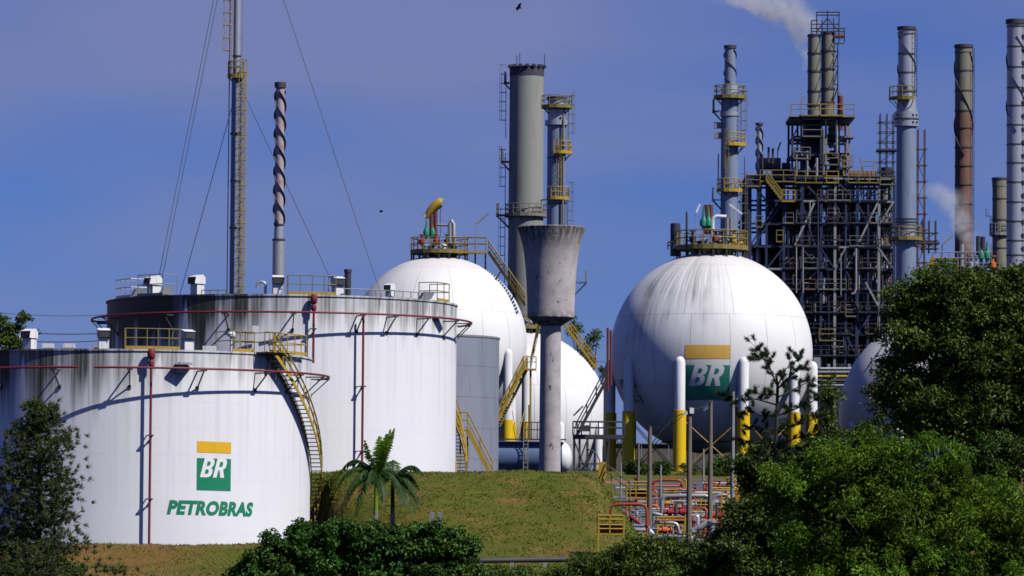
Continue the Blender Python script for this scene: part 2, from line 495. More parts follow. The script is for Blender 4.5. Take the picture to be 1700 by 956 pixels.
def np_mesh(name, verts, faces, mat, parent=None, smooth=False):
    me = bpy.data.meshes.new(name)
    org = root_loc(parent)
    verts = np.asarray(verts, dtype=np.float32).reshape(-1, 3) - np.array(org, dtype=np.float32)
    faces = np.asarray(faces, dtype=np.int32)
    k = faces.shape[1]
    me.vertices.add(len(verts)); me.vertices.foreach_set('co', verts.ravel())
    me.loops.add(faces.size); me.loops.foreach_set('vertex_index', faces.ravel())
    me.polygons.add(len(faces)); me.polygons.foreach_set('loop_start', np.arange(0, faces.size, k, dtype=np.int32))
    me.update(calc_edges=True)
    me.materials.append(M[mat] if isinstance(mat, str) else mat)
    if smooth:
        me.polygons.foreach_set('use_smooth', [True] * len(me.polygons))
    o = bpy.data.objects.new(name, me)
    COL.objects.link(o)
    if parent is not None:
        o.parent = parent
    return o

def polar(c, r, th, z):
    """th = 0 faces the camera side (-Y), positive to the right"""
    return V(c.x + r * math.sin(th), c.y - r * math.cos(th), z)

def sstep(x, a, b):
    t = np.clip((x - a) / (b - a), 0, 1)
    return t * t * (3 - 2 * t)

# ------------------------------------------------------------------ ground
def height(X, Y):
    X = np.asarray(X, dtype=float); Y = np.asarray(Y, dtype=float)
    base = -1.75 + 2.25 * sstep(Y, 236, 264)
    left = base + 1.15 * sstep(Y, 261, 268.5) + 4.3 * sstep(Y, 287, 290)
    dY = 10.0 * (1 - sstep(X, -12.5, -4.0))          # the bank's foot draws back towards the front tank
    bank = base + 5.5 * (0.75 * np.clip((Y - 270.5 - dY) / (16.0 - 0.8 * dY), 0, 1) + 0.25 * sstep((Y - 269 - dY) / (19.5 - 0.85 * dY), 0, 1))
    plane = base + np.clip(0.052 * (Y - 272), 0, 9)
    z = left + (bank - left) * sstep(X, -11.6, -9.8)
    z = z + (plane - z) * sstep(X, 4.2, 8.8)
    rt = np.hypot(X + 21.13, Y - 280.0)
    z = np.where(Y > 268, z + (1.62 - z) * (1 - sstep(rt, 10.8, 12.6)), z)
    z = z + (8.3 - z) * sstep(Y, 318, 400)
    return z + 0.10 * np.sin(X * 0.71 + 1.3) * np.sin(Y * 0.53) * sstep(rt, 11, 14) + 0.05 * np.sin(X * 1.9) * np.cos(Y * 1.4 + X * .3) * sstep(rt, 10.5, 13)

xs = np.unique(np.round(np.concatenate([np.linspace(-5000, -100, 22), np.linspace(-100, -40, 20), np.arange(-40, 50, 0.5), np.linspace(50, 120, 20), np.linspace(120, 5000, 22)]), 3))
ys = np.unique(np.round(np.concatenate([np.linspace(-400, 200, 40), np.arange(200, 330, 0.5), np.linspace(330, 430, 40), np.linspace(430, 9000, 36)]), 3))
gx, gy = np.meshgrid(xs, ys)
gz = height(gx, gy)
nx = len(xs)
idx = np.arange(len(xs) * len(ys)).reshape(len(ys), nx)
gf = np.stack([idx[:-1, :-1].ravel(), idx[:-1, 1:].ravel(), idx[1:, 1:].ravel(), idx[1:, :-1].ravel()], 1)
ground = np_mesh('ground', np.stack([gx.ravel(), gy.ravel(), gz.ravel()], 1), gf, 'ground', smooth=True)
tag(ground, kind='structure')

def grass_field():
    n = 260000
    X = rng.uniform(-36, 12, n); Y = rng.uniform(236, 291, n)
    keep = ((Y > 258) | (rng.random(n) < .6)) & ((X > -13) | (rng.random(n) < .4))
    X, Y = X[keep], Y[keep]
    clump = np.sin(X * 2.1 + np.sin(Y * 1.7) * 2) * np.sin(Y * 2.6 + np.cos(X * 1.3) * 2)
    keep = rng.uniform(-1.1, 0.7, len(X)) < clump
    X, Y = X[keep], Y[keep]; n = len(X)
    c1 = P(215, 700, 280); c2 = P(467, 640, 301)
    out = (np.hypot(X - c1.x, Y - c1.y) > 10.05) & (np.hypot(X - c2.x, Y - c2.y) > 10.45)
    X, Y = X[out], Y[out]; n = len(X)
    Z = height(X, Y) - 0.02
    h = rng.uniform(0.03, 0.13, n) * (1 + 0.5 * (rng.random(n) > 0.97)); a = rng.uniform(0, math.pi, n)
    w = rng.uniform(0.03, 0.07, n)
    lx = rng.normal(0, 0.06, n); ly = rng.normal(0, 0.06, n)
    b0 = np.stack([X - np.cos(a) * w, Y - np.sin(a) * w, Z], 1); b1 = np.stack([X + np.cos(a) * w, Y + np.sin(a) * w, Z], 1)
    tp = np.stack([X + lx, Y + ly, Z + h], 1)
    v = np.stack([b0, b1, tp], 1).reshape(-1, 3)
    o = np_mesh('grass', v, np.arange(len(v)).reshape(-1, 3), 'grass')
    tag(o, 'short patchy dry grass covering the bank and the strip below the tanks', 'grass', kind='stuff')
grass_field()
# ------------------------------------------------------------------ shared plant pieces
def rail_run(mb, pts, h=1.1, r=0.028, mids=(0.55,), posts=True):
    pts = [V(p) for p in pts]
    up = V(0, 0, 1)
    for k in (h,) + tuple(h * m for m in mids):
        mb.tube([p + up * k for p in pts], r, 5)
    if posts:
        for p in pts:
            mb.tube([p, p + up * h], r, 5)
    return mb

def arc(c, r, t0, t1, z, n):
    return [polar(c, r, t0 + (t1 - t0) * i / n, z) for i in range(n + 1)]

def ring_platform(root, c, r0, r1, z, t0, t1, rail='yellow_dull', deck='yellow_dull', n=14, h=1.1, braces=True, name='platform', hand=0.04):
    mb = MB()
    for zz, fl in ((z, 0), (z - 0.12, 1)):
        a = arc(c, r0, t0, t1, zz, n); b = arc(c, r1, t0, t1, zz, n)
        mb.grid([a, b] if not fl else [b, a])
    mb.grid([arc(c, r1, t0, t1, z - 0.22, n), arc(c, r1, t0, t1, z + 0.16, n)])
    mb.grid([arc(c, r1 + .03, t0, t1, z + 0.16, n), arc(c, r1 + .03, t0, t1, z - 0.22, n)])
    p = mb.build(name, deck, root, smooth=False)
    rl = MB()
    rail_run(rl, arc(c, r1 - 0.05, t0, t1, z, n), h, r=hand)
    rl.build('railing', rail, p)
    if braces:
        bm = MB()
        for i in range(0, n + 1, 2):
            t = t0 + (t1 - t0) * i / n
            bm.beam(polar(c, r1 - 0.1, t, z - 0.2), polar(c, r0 - 0.05, t, z - 0.2 - (r1 - r0) * 1.0), 0.07)
        bm.build('bracket_set', 'steel_dark', p)
    return p

def ladder(root, c, r, th, z0, z1, mat='yellow_dull', cage=True, w=0.45, step=0.5, name='ladder'):
    mb = MB()
    t = V(math.cos(th), math.sin(th), 0); o = V(math.sin(th), -math.cos(th), 0)
    b = polar(c, r, th, 0)
    for s in (-1, 1):
        mb.tube([b + t * s * w / 2 + V(0, 0, z0), b + t * s * w / 2 + V(0, 0, z1)], 0.04, 5)
    z = z0
    while z < z1:
        mb.tube([b - t * w / 2 + V(0, 0, z), b + t * w / 2 + V(0, 0, z)], 0.022, 4)
        z += step
    if cage:
        z = z0 + 2.2
        while z < z1 + 1:
            mb.tube([b + t * (w * 0.75 * math.cos(a)) + o * (0.75 * math.sin(a)) + V(0, 0, z) for a in [math.pi * k / 6 for k in range(7)]], 0.028, 4)
            z += 1.1
        for a in (math.pi * 0.25, math.pi * 0.5, math.pi * 0.75):
            q = b + t * (w * 0.75 * math.cos(a)) + o * (0.75 * math.sin(a))
            mb.tube([q + V(0, 0, z0 + 2.2), q + V(0, 0, z1 + 1)], 0.02, 4)
    return mb.build(name, mat, root)

def stair_flight(root, a, b, width, side, mat='yellow', tread_mat='galv', rise=0.22, h=1.05, name='stair', rails=(0, 1), hand=0.03):
    """straight flight from a (low) to b (high); side = horizontal direction of its width"""
    a, b, side = V(a), V(b), V(side).normalized()
    st = MB()
    for s in (-0.5, 0.5):
        st.beam(a + side * width * s, b + side * width * s, 0.06, 0.26)
    p = st.build(name, mat, root)
    n = max(2, int((b.z - a.z) / rise))
    run = (b - a); run.z = 0; run = run / n
    for i in range(n):
        c = a + (b - a) * ((i + 0.7) / n)
        MB().obox(c, side * (width / 2 - .035), run * 0.62, V(0, 0, 0.02)).build('tread', tread_mat, p, smooth=False)
    for k in rails:
        s = (-0.5, 0.5)[k]
        m = max(2, int((b - a).length / 1.3))
        rail_run(MB(), [a + (b - a) * i / m + side * width * s for i in range(m + 1)], h, r=hand).build('handrail', mat, p)
    return p

def plated_cylinder(root, c, R, z0, z1, courses, per, mat, gap=0.003):
    back = MB().lathe(V(c.x, c.y, z0), [(R - 0.02, 0), (R - 0.02, z1 - z0)], 96, caps=False).build('inner_wall', mat, root)
    hc = (z1 - z0) / courses
    for i in range(courses):
        for j in range(per):
            t0 = 2 * math.pi * (j + (i % 2) * 0.5) / per; t1 = t0 + 2 * math.pi / per
            g = gap / R / 2
            n = 7
            r = R + (0.001 if (i + j) % 2 else 0.0)
            za, zb = z0 + hc * i + gap / 2, z0 + hc * (i + 1) - gap / 2
            if i == 0: za = z0
            if i == courses - 1: zb = z1
            ths = [t0 + g + (t1 - t0 - 2 * g) * k / n for k in range(n + 1)]
            mb = MB().grid([[polar(c, r, t, za) for t in ths], [polar(c, r, t, zb) for t in ths]])
            nr = [(math.sin(t), -math.cos(t), 0) for t in ths] * 2
            mb.build('shell_plate', mat, root, normals=nr)

def text_flat(txt, size, bold=0.0, shear=0.0, width=1.0, space=1.0):
    """outline of a line of lettering as a flat mesh (u right, v up), origin at its left foot"""
    cu = bpy.data.curves.new('lettering', 'FONT')
    cu.body = txt; cu.size = size; cu.shear = shear; cu.offset = bold; cu.space_character = space
    cu.resolution_u = 4
    ob = bpy.data.objects.new('lettering', cu)
    COL.objects.link(ob)
    dg = bpy.context.evaluated_depsgraph_get(); dg.update()
    ev = ob.evaluated_get(dg)
    me = ev.to_mesh()
    v = np.array([x.co[:] for x in me.vertices]); f = [tuple(p.vertices) for p in me.polygons]
    ev.to_mesh_clear()
    COL.objects.unlink(ob); bpy.data.objects.remove(ob); bpy.data.curves.remove(cu)
    v[:, 0] *= width
    return v[:, :2], f

def wrap_decal(name, flat, mat, parent, mapper, cell=0.18, lab=None):
    """cuts a flat outline into a grid and lays it on a curved wall"""
    v, f = flat
    bm = bmesh.new()
    bv = [bm.verts.new((x, y, 0)) for x, y in v]
    for q in f:
        try:
            bm.faces.new([bv[i] for i in q])
        except ValueError:
            pass
    lo, hi = v.min(0), v.max(0)
    for ax in (0, 1):
        k = lo[ax] + cell
        while k < hi[ax] - 1e-4:
            co = [0, 0, 0]; co[ax] = k; no = [0, 0, 0]; no[ax] = 1
            bmesh.ops.bisect_plane(bm, geom=bm.verts[:] + bm.edges[:] + bm.faces[:], plane_co=co, plane_no=no)
            k += cell
    org = root_loc(parent)
    for q in bm.verts:
        q.co = mapper(q.co.x, q.co.y) - org
    bmesh.ops.recalc_face_normals(bm, faces=bm.faces[:])
    me = bpy.data.meshes.new(name); bm.to_mesh(me); bm.free()
    finish(me, mat, True, 60)
    o = bpy.data.objects.new(name, me); COL.objects.link(o); o.parent = parent
    if lab: o['label'] = lab
    return o

def rect_flat(u0, v0, u1, v1):
    return np.array([(u0, v0), (u1, v0), (u1, v1), (u0, v1)], dtype=float), [(0, 1, 2, 3)]

# letters drawn as bold slanted strokes: B and R of the emblem, unit height
def emblem_letters(h, w):
    """the slanted B and R, as polygons with their counters, in a box w wide and h tall"""
    def rounded(pts):
        return pts
    sl = 0.24
    def poly(outer, holes):
        return outer, holes
    B = poly([(0, 0), (0.34, 0), (0.46, .03), (0.53, .10), (0.56, .2), (0.56, .34), (0.52, .44), (0.44, .5), (0.51, .56), (0.55, .66), (0.55, .8), (0.51, .91), (0.43, .98), (0.32, 1.0), (0, 1.0)],
             [[(0.19, .17), (0.30, .17), (0.36, .21), (0.37, .28), (0.36, .36), (0.30, .41), (0.19, .41)], [(0.19, .59), (0.29, .59), (0.35, .63), (0.365, .70), (0.35, .78), (0.29, .83), (0.19, .83)]])
    Rr = poly([(0, 0), (0.19, 0), (0.19, .38), (0.26, .38), (0.39, 0), (0.60, 0), (0.44, .42), (0.52, .49), (0.56, .60), (0.56, .80), (0.52, .91), (0.44, .98), (0.32, 1.0), (0, 1.0)],
              [[(0.19, .55), (0.29, .55), (0.355, .60), (0.37, .69), (0.355, .78), (0.29, .83), (0.19, .83)]])
    out = []
    for (o, hs), off in ((B, 0.0), (Rr, 0.66)):
        bm = bmesh.new(); es = []
        for ring in [o] + hs:
            vs = [bm.verts.new(((x + off + y * sl) * w / 1.5, y * h, 0)) for x, y in ring]
            es += [bm.edges.new((vs[i], vs[(i + 1) % len(vs)])) for i in range(len(vs))]
        bmesh.ops.triangle_fill(bm, use_beauty=True, use_dissolve=False, edges=es)
        bm.verts.index_update()
        out.append((np.array([q.co[:2] for q in bm.verts]), [tuple(q.index for q in fc.verts) for fc in bm.faces]))
        bm.free()
    return out

def emblem(root, mapper0, side, bar_h, gap, sq_h, yel, grn, lab):
    """yellow bar over green square with white BR, drawn from the square's lower left corner"""
    e = wrap_decal('emblem_square', rect_flat(0, 0, side, sq_h), grn, root, lambda u, v: mapper0(u, v, 0.012), lab=lab)
    wrap_decal('emblem_bar', rect_flat(0, sq_h + gap, side, sq_h + gap + bar_h), yel, root, lambda u, v: mapper0(u, v, 0.012))
    for fl, nm in zip(emblem_letters(sq_h * 0.60, side * 0.84), 'BR'):
        v, f = fl
        v = v + np.array([side * 0.085, sq_h * 0.405])
        wrap_decal('emblem_letter', (v, f), 'logo_white', root, lambda u, w: mapper0(u, w, 0.020))

# ------------------------------------------------------------------ storage tanks
def vent_hood(root, p, yaw, s=1.0, mat='white'):
    """square-throated roof vent with a bent rain hood and a dark mouth"""
    p = V(p); f = V(math.sin(yaw), -math.cos(yaw), 0); r = V(math.cos(yaw), math.sin(yaw), 0); u = V(0, 0, 1)
    mb = MB()
    mb.obox(p + u * 0.3 * s, r * 0.27 * s, f * 0.27 * s, u * 0.32 * s)
    prof = [(-0.30, 0.60), (-0.30, 0.95), (-0.12, 1.12), (0.42, 0.98), (0.50, 0.62), (0.36, 0.60)]
    vs = []
    for sx in (-0.33, 0.33):
        vs += [p + r * sx * s + f * a * s + u * b * s for a, b in prof]
    n = len(prof)
    fs = [tuple(range(n)), tuple(range(2 * n - 1, n - 1, -1))] + [(i, i + n, (i + 1) % n + n, (i + 1) % n) for i in range(n) if i != 4 and i != 3]
    mb.add(vs, fs)
    o = mb.build('vent_hood', mat, root, smooth=False)
    MB().obox(p + f * 0.40 * s + u * 0.77 * s, r * 0.28 * s, f * 0.02 * s, u * 0.15 * s).build('vent_mouth', 'steel_dark', o, smooth=False)
    return o

def tank_bracket(root, c, R, th, z, out=1.0):
    mb = MB()
    mb.beam(polar(c, R, th, z - 0.1), polar(c, R + out, th, z - 0.1), 0.07)
    mb.beam(polar(c, R + out - 0.04, th, z - 0.13), polar(c, R + 0.02, th, z - 1.0), 0.06)
    t = V(math.cos(th), math.sin(th), 0)
    mb.obox(polar(c, R + out - .05, th, z - 0.1), t * 0.16, V(math.sin(th), -math.cos(th), 0) * .1, V(0, 0, .03))
    mb.obox(polar(c, R + .03, th, z - 1.0), t * 0.08, V(math.sin(th), -math.cos(th), 0) * .03, V(0, 0, .1))
    return mb.build('pipe_bracket', 'steel_dark', root, smooth=False)

def riser(root, c, R, th, z0, z1, off, clips, mat='red', r=0.07, top=True):
    mb = MB().tube([polar(c, R + off, th, z0), polar(c, R + off, th, z1)], r, 8)
    if top:
        mb.lathe(polar(c, R + off, th, z1 - 1.0), [(0.08, 0), (0.15, 0.08), (0.15, 0.3), (0.10, 0.42), (0.19, 0.52), (0.22, 0.8), (0.14, 1.0)], 10)
        mb.tube([polar(c, R + off, th, z1 - .25), polar(c, R - .05, th, z1 - .25)], 0.09, 6)
    p = mb.build('riser_pipe', mat, root)
    for z in clips:
        cb = MB()
        t = V(math.cos(th), math.sin(th), 0)
        for s in (-1, 1):
            cb.beam(polar(c, R, th, z) + t * .16 * s, polar(c, R + off + .1, th, z + .02) + t * .1 * s, 0.05)
        cb.beam(polar(c, R + off + .1, th, z) - t * .16, polar(c, R + off + .1, th, z) + t * .16, 0.07)
        cb.beam(polar(c, R + off, th, z), polar(c, R, th, z - .35), 0.05)
        cb.build('pipe_clip', 'steel_dark', p, smooth=False)
    return p

def spiral_stair(root, c, R, t0, t1, z1, z0, w=0.62):
    """rolled stair that winds down the tank wall from (t0, z1) to (t1, z0)"""
    n = int((z1 - z0) / 0.215)
    def at(r, k, dz=0.0):
        q = k / n
        return polar(c, r, t0 + (t1 - t0) * q, z1 + (z0 - z1) * q + dz)
    st = MB()
    for r in (R + 0.06, R + w):
        st.grid([[at(r, k, -.13) for k in range(0, n + 1)], [at(r, k, .13) for k in range(0, n + 1)]])
        st.grid([[at(r + .04, k, .13) for k in range(0, n + 1)], [at(r + .04, k, -.13) for k in range(0, n + 1)]])
        st.grid([[at(r, k, .13) for k in range(0, n + 1)], [at(r + .04, k, .13) for k in range(0, n + 1)]])
    p = st.build('spiral_stair', 'yellow', root)
    for k in range(n):
        a = t0 + (t1 - t0) * (k + .5) / n
        t = V(math.cos(a), math.sin(a), 0); o = V(math.sin(a), -math.cos(a), 0)
        MB().obox(polar(c, R + w / 2 + .04, a, z1 + (z0 - z1) * (k + .5) / n), t * 0.115, o * (w / 2 - .04), V(0, 0, .025)).build('tread', 'steel_dark', p, smooth=False)
    hr = MB()
    for hh in (1.05, 0.6):
        hr.tube([at(R + w + .02, k, hh) for k in range(0, n + 1, 2)], 0.045, 5)
    for k in range(0, n + 1, 3):
        hr.tube([at(R + w + .02, k, 0), at(R + w + .02, k, 1.05)], 0.035, 5)
    hr.build('handrail', 'yellow', p)
    return p

def roof_fence(root, c, R, t0, t1, z, n, mat='yellow_dull', h=1.1, inner=None, kick='yellow'):
    rl = MB()
    pts = arc(c, R, t0, t1, z, n)
    if inner:
        pts = [polar(c, R - inner, t0, z)] + pts + [polar(c, R - inner, t1, z)]
    rail_run(rl, pts, h)
    o = rl.build('roof_railing', mat, root)
    k = MB()
    k.grid([arc(c, R + .04, t0, t1, z + .01, n), arc(c, R + .04, t0, t1, z + .17, n)])
    k.grid([arc(c, R + .01, t0, t1, z + .17, n), arc(c, R + .01, t0, t1, z + .01, n)])
    k.grid([arc(c, R + .04, t0, t1, z + .17, n), arc(c, R + .01, t0, t1, z + .17, n)])
    k.build('toe_board', kick, o, smooth=False)
    return o

def bearing(c, r, px, z):
    """bearing on a round wall that is seen in photo column px"""
    lo, hi = R_(-86), R_(86)
    for _ in range(40):
        m = (lo + hi) / 2
        if project(polar(c, r, m, z)) < px: lo = m
        else: hi = m
    return (lo + hi) / 2

# --- front tank
c1 = P(215, 745, 280); R1 = 10.0
z1b = P(215, 909, 270).z; z1t = P(215, 579, 270).z
def th1(px): return bearing(c1, R1, px, 12.0)
T1 = thing('storage_tank', 'white round storage tank in front with green BR emblem and PETROBRAS lettering', 'storage tank', (c1.x, c1.y, z1b))
m_t1 = tank_paint('front_tank_paint', c1.x, c1.y, R1, z1t, 1.1, 8.5, R_(-60), 0.06, 0.045)
plated_cylinder(T1, c1, R1, z1b - 0.6, z1t, 8, 22, m_t1)
MB().lathe(V(c1.x, c1.y, z1t), [(R1 - .04, -0.02), (0.3, 0.42), (0.01, 0.43)], 64, caps=False).build('roof', 'roof', T1)
MB().lathe(V(c1.x, c1.y, z1t), [(R1 - .03, -0.10), (R1 + .07, -0.10), (R1 + .07, 0.0), (R1 - .03, 0.0)], 96, caps=False).build('rim_angle', m_t1, T1)
zr1 = P(250, 610, 269).z
for a, b in ((R_(-75), th1(138)), (th1(162), R_(112))):
    MB().tube(arc(c1, R1 + 1.0, a, b, zr1, 40), 0.062, 7).build('cooling_ring_pipe', 'red', T1)
for px in (3, 100, 216, 328, 424): tank_bracket(T1, c1, R1, th1(px), zr1)
for a in (62, 78, 96): tank_bracket(T1, c1, R1, R_(a), zr1)
riser(T1, c1, R1, th1(250), z1b, z1t, 0.38, [P(250, 722, 269).z, P(250, 828, 269).z])
for px, yw, Yd in ((36, -0.5, 272), (168, 0.2, 272), (318, 0.5, 271.5)):
    vent_hood(T1, polar(c1, R1 - 0.7, th1(px), z1t + .02), yw)
for px in (80, 115): MB().box(*[V(P(px, 574, 276)) + V(s * .3, s * .3, s * .12) for s in (-1, 1)]).build('roof_hatch', 'white', T1, smooth=False)
MB().tube([polar(c1, R1 - 3.0, th1(130) , z1t + .2), polar(c1, R1 - 3.0, th1(150), z1t + .22)], 0.1, 6).build('roof_pipe', 'yellow', T1)
roof_fence(T1, c1, R1 - .1, th1(207), th1(299), z1t, 5, inner=1.4)
roof_fence(T1, c1, R1 - .1, th1(388), th1(424), z1t, 3, inner=1.6)
roof_fence(T1, c1, R1 + .3, th1(441), th1(500), z1t, 5, inner=1.8, mat='yellow')
# stair-head landing
ld = MB()
ld.grid([arc(c1, R1 - .2, th1(424), th1(474), z1t + .02, 5), arc(c1, R1 + .75, th1(424), th1(474), z1t + .02, 5)])
ld.grid([arc(c1, R1 + .75, th1(424), th1(474), z1t - .06, 5), arc(c1, R1 - .2, th1(424), th1(474), z1t - .06, 5)])
ldo = ld.build('stair_landing', 'steel_grey', T1, smooth=False)
rail_run(MB(), arc(c1, R1 + .72, th1(424), th1(449), z1t, 2) , 1.1).build('railing', 'yellow_dull', ldo)
MB().beam(polar(c1, R1 + .6, th1(440), z1t - .05), polar(c1, R1, th1(440), z1t - 1.2), .07).build('bracket', 'steel_dark', ldo)
spiral_stair(T1, c1, R1, R_(51), R_(115), z1t, z1b + 0.1)
hd = MB().obox(polar(c1, R1 + .35, th1(303), P(303, 603, 270).z), V(.46, 0, 0), V(0, .38, 0), V(0, 0, .06))
hd.obox(polar(c1, R1 + .2, th1(298), P(303, 612, 270).z), V(.2, 0, 0), V(0, .22, 0), V(0, 0, .22))
hd.build('overflow_hood', m_t1, T1, smooth=False)
iv = MB().lathe(polar(c1, R1 - .8, th1(399), z1t), [(.09, 0), (.09, .8), (.2, .85), (.22, 1.0), (.1, 1.15)], 10); iv.build('breather_valve', 'white', T1)
MB().box(polar(c1, R1 - 1.2, th1(366), z1t) - V(.35, .3, 0), polar(c1, R1 - 1.2, th1(366), z1t) + V(.35, .3, .3)).build('gauge_hatch', 'white', T1, smooth=False)
MB().obox(polar(c1, R1 - 1.0, th1(447), z1t + .75), V(.16, 0, 0), V(0, .2, 0), V(0, 0, .75)).build('instrument_box', 'white', T1, smooth=False)
# emblem
uc = th1(329) * R1; v0 = P(326, 813, 270.2).z
def map1(u, v, off=0.012): return polar(c1, R1 + .003 + off, (uc + u) / R1, v0 + v - u * 0.012)
emblem(T1, map1, 2.06, 0.60, 0.30, 1.72, 'logo_yellow', 'logo_green', 'green square with white BR below a yellow bar')
fl = text_flat('PETROBRAS', 0.98, bold=0.05, shear=0.22, width=1.0, space=1.06)
w0 = fl[0][:, 0].max() - fl[0][:, 0].min()
fl[0][:, 0] = (fl[0][:, 0] - fl[0][:, 0].min()) * (5.28 / w0)
wrap_decal('tank_lettering', fl, 'logo_green', T1, lambda u, v: polar(c1, R1 + .015, (th1(280) * R1 + u) / R1, P(277, 852, 270.2).z + v - u * 0.012), cell=0.4, lab='green slanted PETROBRAS lettering')

# --- rear tank
c2 = P(467, 640, 301); R2 = 10.4
z2b = P(467, 788, 290.6).z; z2t = P(467, 488, 290.6).z
def th2(px): return bearing(c2, R2, px, 15.0)
T2 = thing('storage_tank', 'white round storage tank behind the lettered one, dark streaked on its left', 'storage tank', (c2.x, c2.y, z2b))
m_t2 = tank_paint('rear_tank_paint', c2.x, c2.y, R2, z2t, 1.4, 10.5, R_(-82), 0.12, 0.06)
plated_cylinder(T2, c2, R2, z2b - 0.5, z2t, 7, 22, m_t2)
MB().lathe(V(c2.x, c2.y, z2t), [(R2 - .04, -0.02), (0.3, 0.42), (0.01, 0.43)], 64, caps=False).build('roof', 'roof', T2)
MB().lathe(V(c2.x, c2.y, z2t), [(R2 - .03, -0.10), (R2 + .07, -0.10), (R2 + .07, 0.0), (R2 - .03, 0.0)], 96, caps=False).build('rim_angle', m_t2, T2)
zr2 = P(467, 518, 290).z
MB().tube(arc(c2, R2 + .9, R_(-112), R_(112), zr2, 70), 0.062, 7).build('cooling_ring_pipe', 'red', T2)
for px in (196, 288, 380, 486, 592, 642, 692): tank_bracket(T2, c2, R2, th2(px), zr2, 0.9)
for a in (-100, -86, 68, 82, 98): tank_bracket(T2, c2, R2, R_(a), zr2, 0.9)
riser(T2, c2, R2, th2(519), P(519, 602, 290).z, z2t, 0.36, [P(519, 545, 290).z])
riser(T2, c2, R2, th2(597), z2b, zr2, 0.5, [P(597, 640, 290).z, P(597, 748, 290).z], top=False)
for px, yw, s in ((237, -0.9, 1.1), (315, -0.75, 1.05), (460, 0.1, 1.0), (568, 0.45, 1.0), (662, -0.5, 0.75)):
    vent_hood(T2, polar(c2, R2 - 0.8, th2(px), z2t + .02), yw, s)
for px in (212, 262, 725):
    MB().obox(polar(c2, R2 - 0.7, th2(px), z2t + .3), V(.30, .1, 0), V(-.1, .3, 0), V(.12, 0, .22)).build('roof_hatch', 'galv', T2, smooth=False)
MB().tube([polar(c2, R2 - 1.0, th2(437), z2t), polar(c2, R2 - 1.0, th2(437), z2t + .5)] + [polar(c2, R2 - 1.0, th2(430), z2t + .5) + V(.26 * math.cos(a), 0, .26 * math.sin(a)) for a in [math.pi * k / 8 for k in range(1, 9)]] + [polar(c2, R2 - 1.0, th2(430), z2t + .4) - V(.26, 0, 0)], 0.085, 8).build('gooseneck_vent', 'galv', T2)
roof_fence(T2, c2, R2 - .1, th2(190), th2(214), z2t, 3, inner=1.2, mat='galv', kick='galv')
roof_fence(T2, c2, R2 - .1, th2(226), th2(268), z2t, 2, inner=1.2, mat='steel_grey', h=1.25, kick='steel_grey')
roof_fence(T2, c2, R2 - .1, th2(478), th2(558), z2t, 4, inner=1.4, mat='yellow_dull')
roof_fence(T2, c2, R2 - .1, th2(728), th2(748), z2t, 2, inner=1.2, mat='yellow_dull')
rail_run(MB(), arc(c2, R2 - .3, th2(575), th2(712), z2t, 9), 0.4, mids=()).build('roof_pipe_rail', 'steel_grey', T2)
rail_run(MB(), arc(c2, R2 - .3, th2(330), th2(372), z2t, 3), 0.25, mids=()).build('roof_pipe_rail', 'yellow_dull', T2)
MB().obox(polar(c2, R2 + .3, th2(726), P(726, 522, 293).z), V(.5, 0.2, 0), V(0, .3, 0), V(0, 0, .05)).build('overflow_hood', m_t2, T2, smooth=False)
spiral_stair(T2, c2, R2, R_(155), R_(90), z2t, z2b, w=0.66)

# --- grey tank
c3 = P(702, 680, 326); R3 = 126 / ppm(326)
z3t = P(750, 554, 321).z; z3b = 5.6
T3 = thing('storage_tank', 'smaller bare grey metal tank between the white rear tank and the concrete tower', 'storage tank', (c3.x, c3.y, z3b))
plated_cylinder(T3, c3, R3, z3b, z3t, 5, 14, M['grey_tank'], gap=0.014)
MB().lathe(V(c3.x, c3.y, z3t), [(R3 + .05, -0.12), (R3 + .05, 0.0), (R3 - .03, 0.01), (0.2, 0.3), (0.01, 0.3)], 64, caps=False).build('roof', 'steel_grey', T3)
# yellow stair beside the grey tank
a0 = P(818, 784, 315); a1 = P(776, 712, 313); a2 = P(764, 704, 312.5); a3 = P(744, 655, 311.5)
ST = thing('yellow_stair', 'yellow steel stair with landing beside the grey metal tank', 'stair', (a0.x, a0.y, a0.z))
stair_flight(ST, V(a0.x, 314, a0.z - .4), V(a1.x, 314, a1.z), 0.9, (0, 1, 0), rails=(0, 1), rise=.24, hand=.04)
MB().box((a2.x - .1, 313.5, a1.z - .1), (a1.x + .05, 314.5, a1.z)).build('landing', 'yellow', ST, smooth=False)
stair_flight(ST, V(a2.x, 314, a1.z), V(a3.x, 314, a3.z + .2), 0.9, (0, 1, 0), rails=(0, 1), rise=.24, hand=.04)
rail_run(MB(), [V(a2.x - .1, 313.52, a1.z), V(a1.x, 313.52, a1.z)], 1.05, .04).build('railing', 'yellow', ST)
for x in (a2.x, a1.x): MB().beam(V(x, 314, a1.z - .1), V(x, 314, 5.6), .1).build('post', 'yellow', ST, smooth=False)

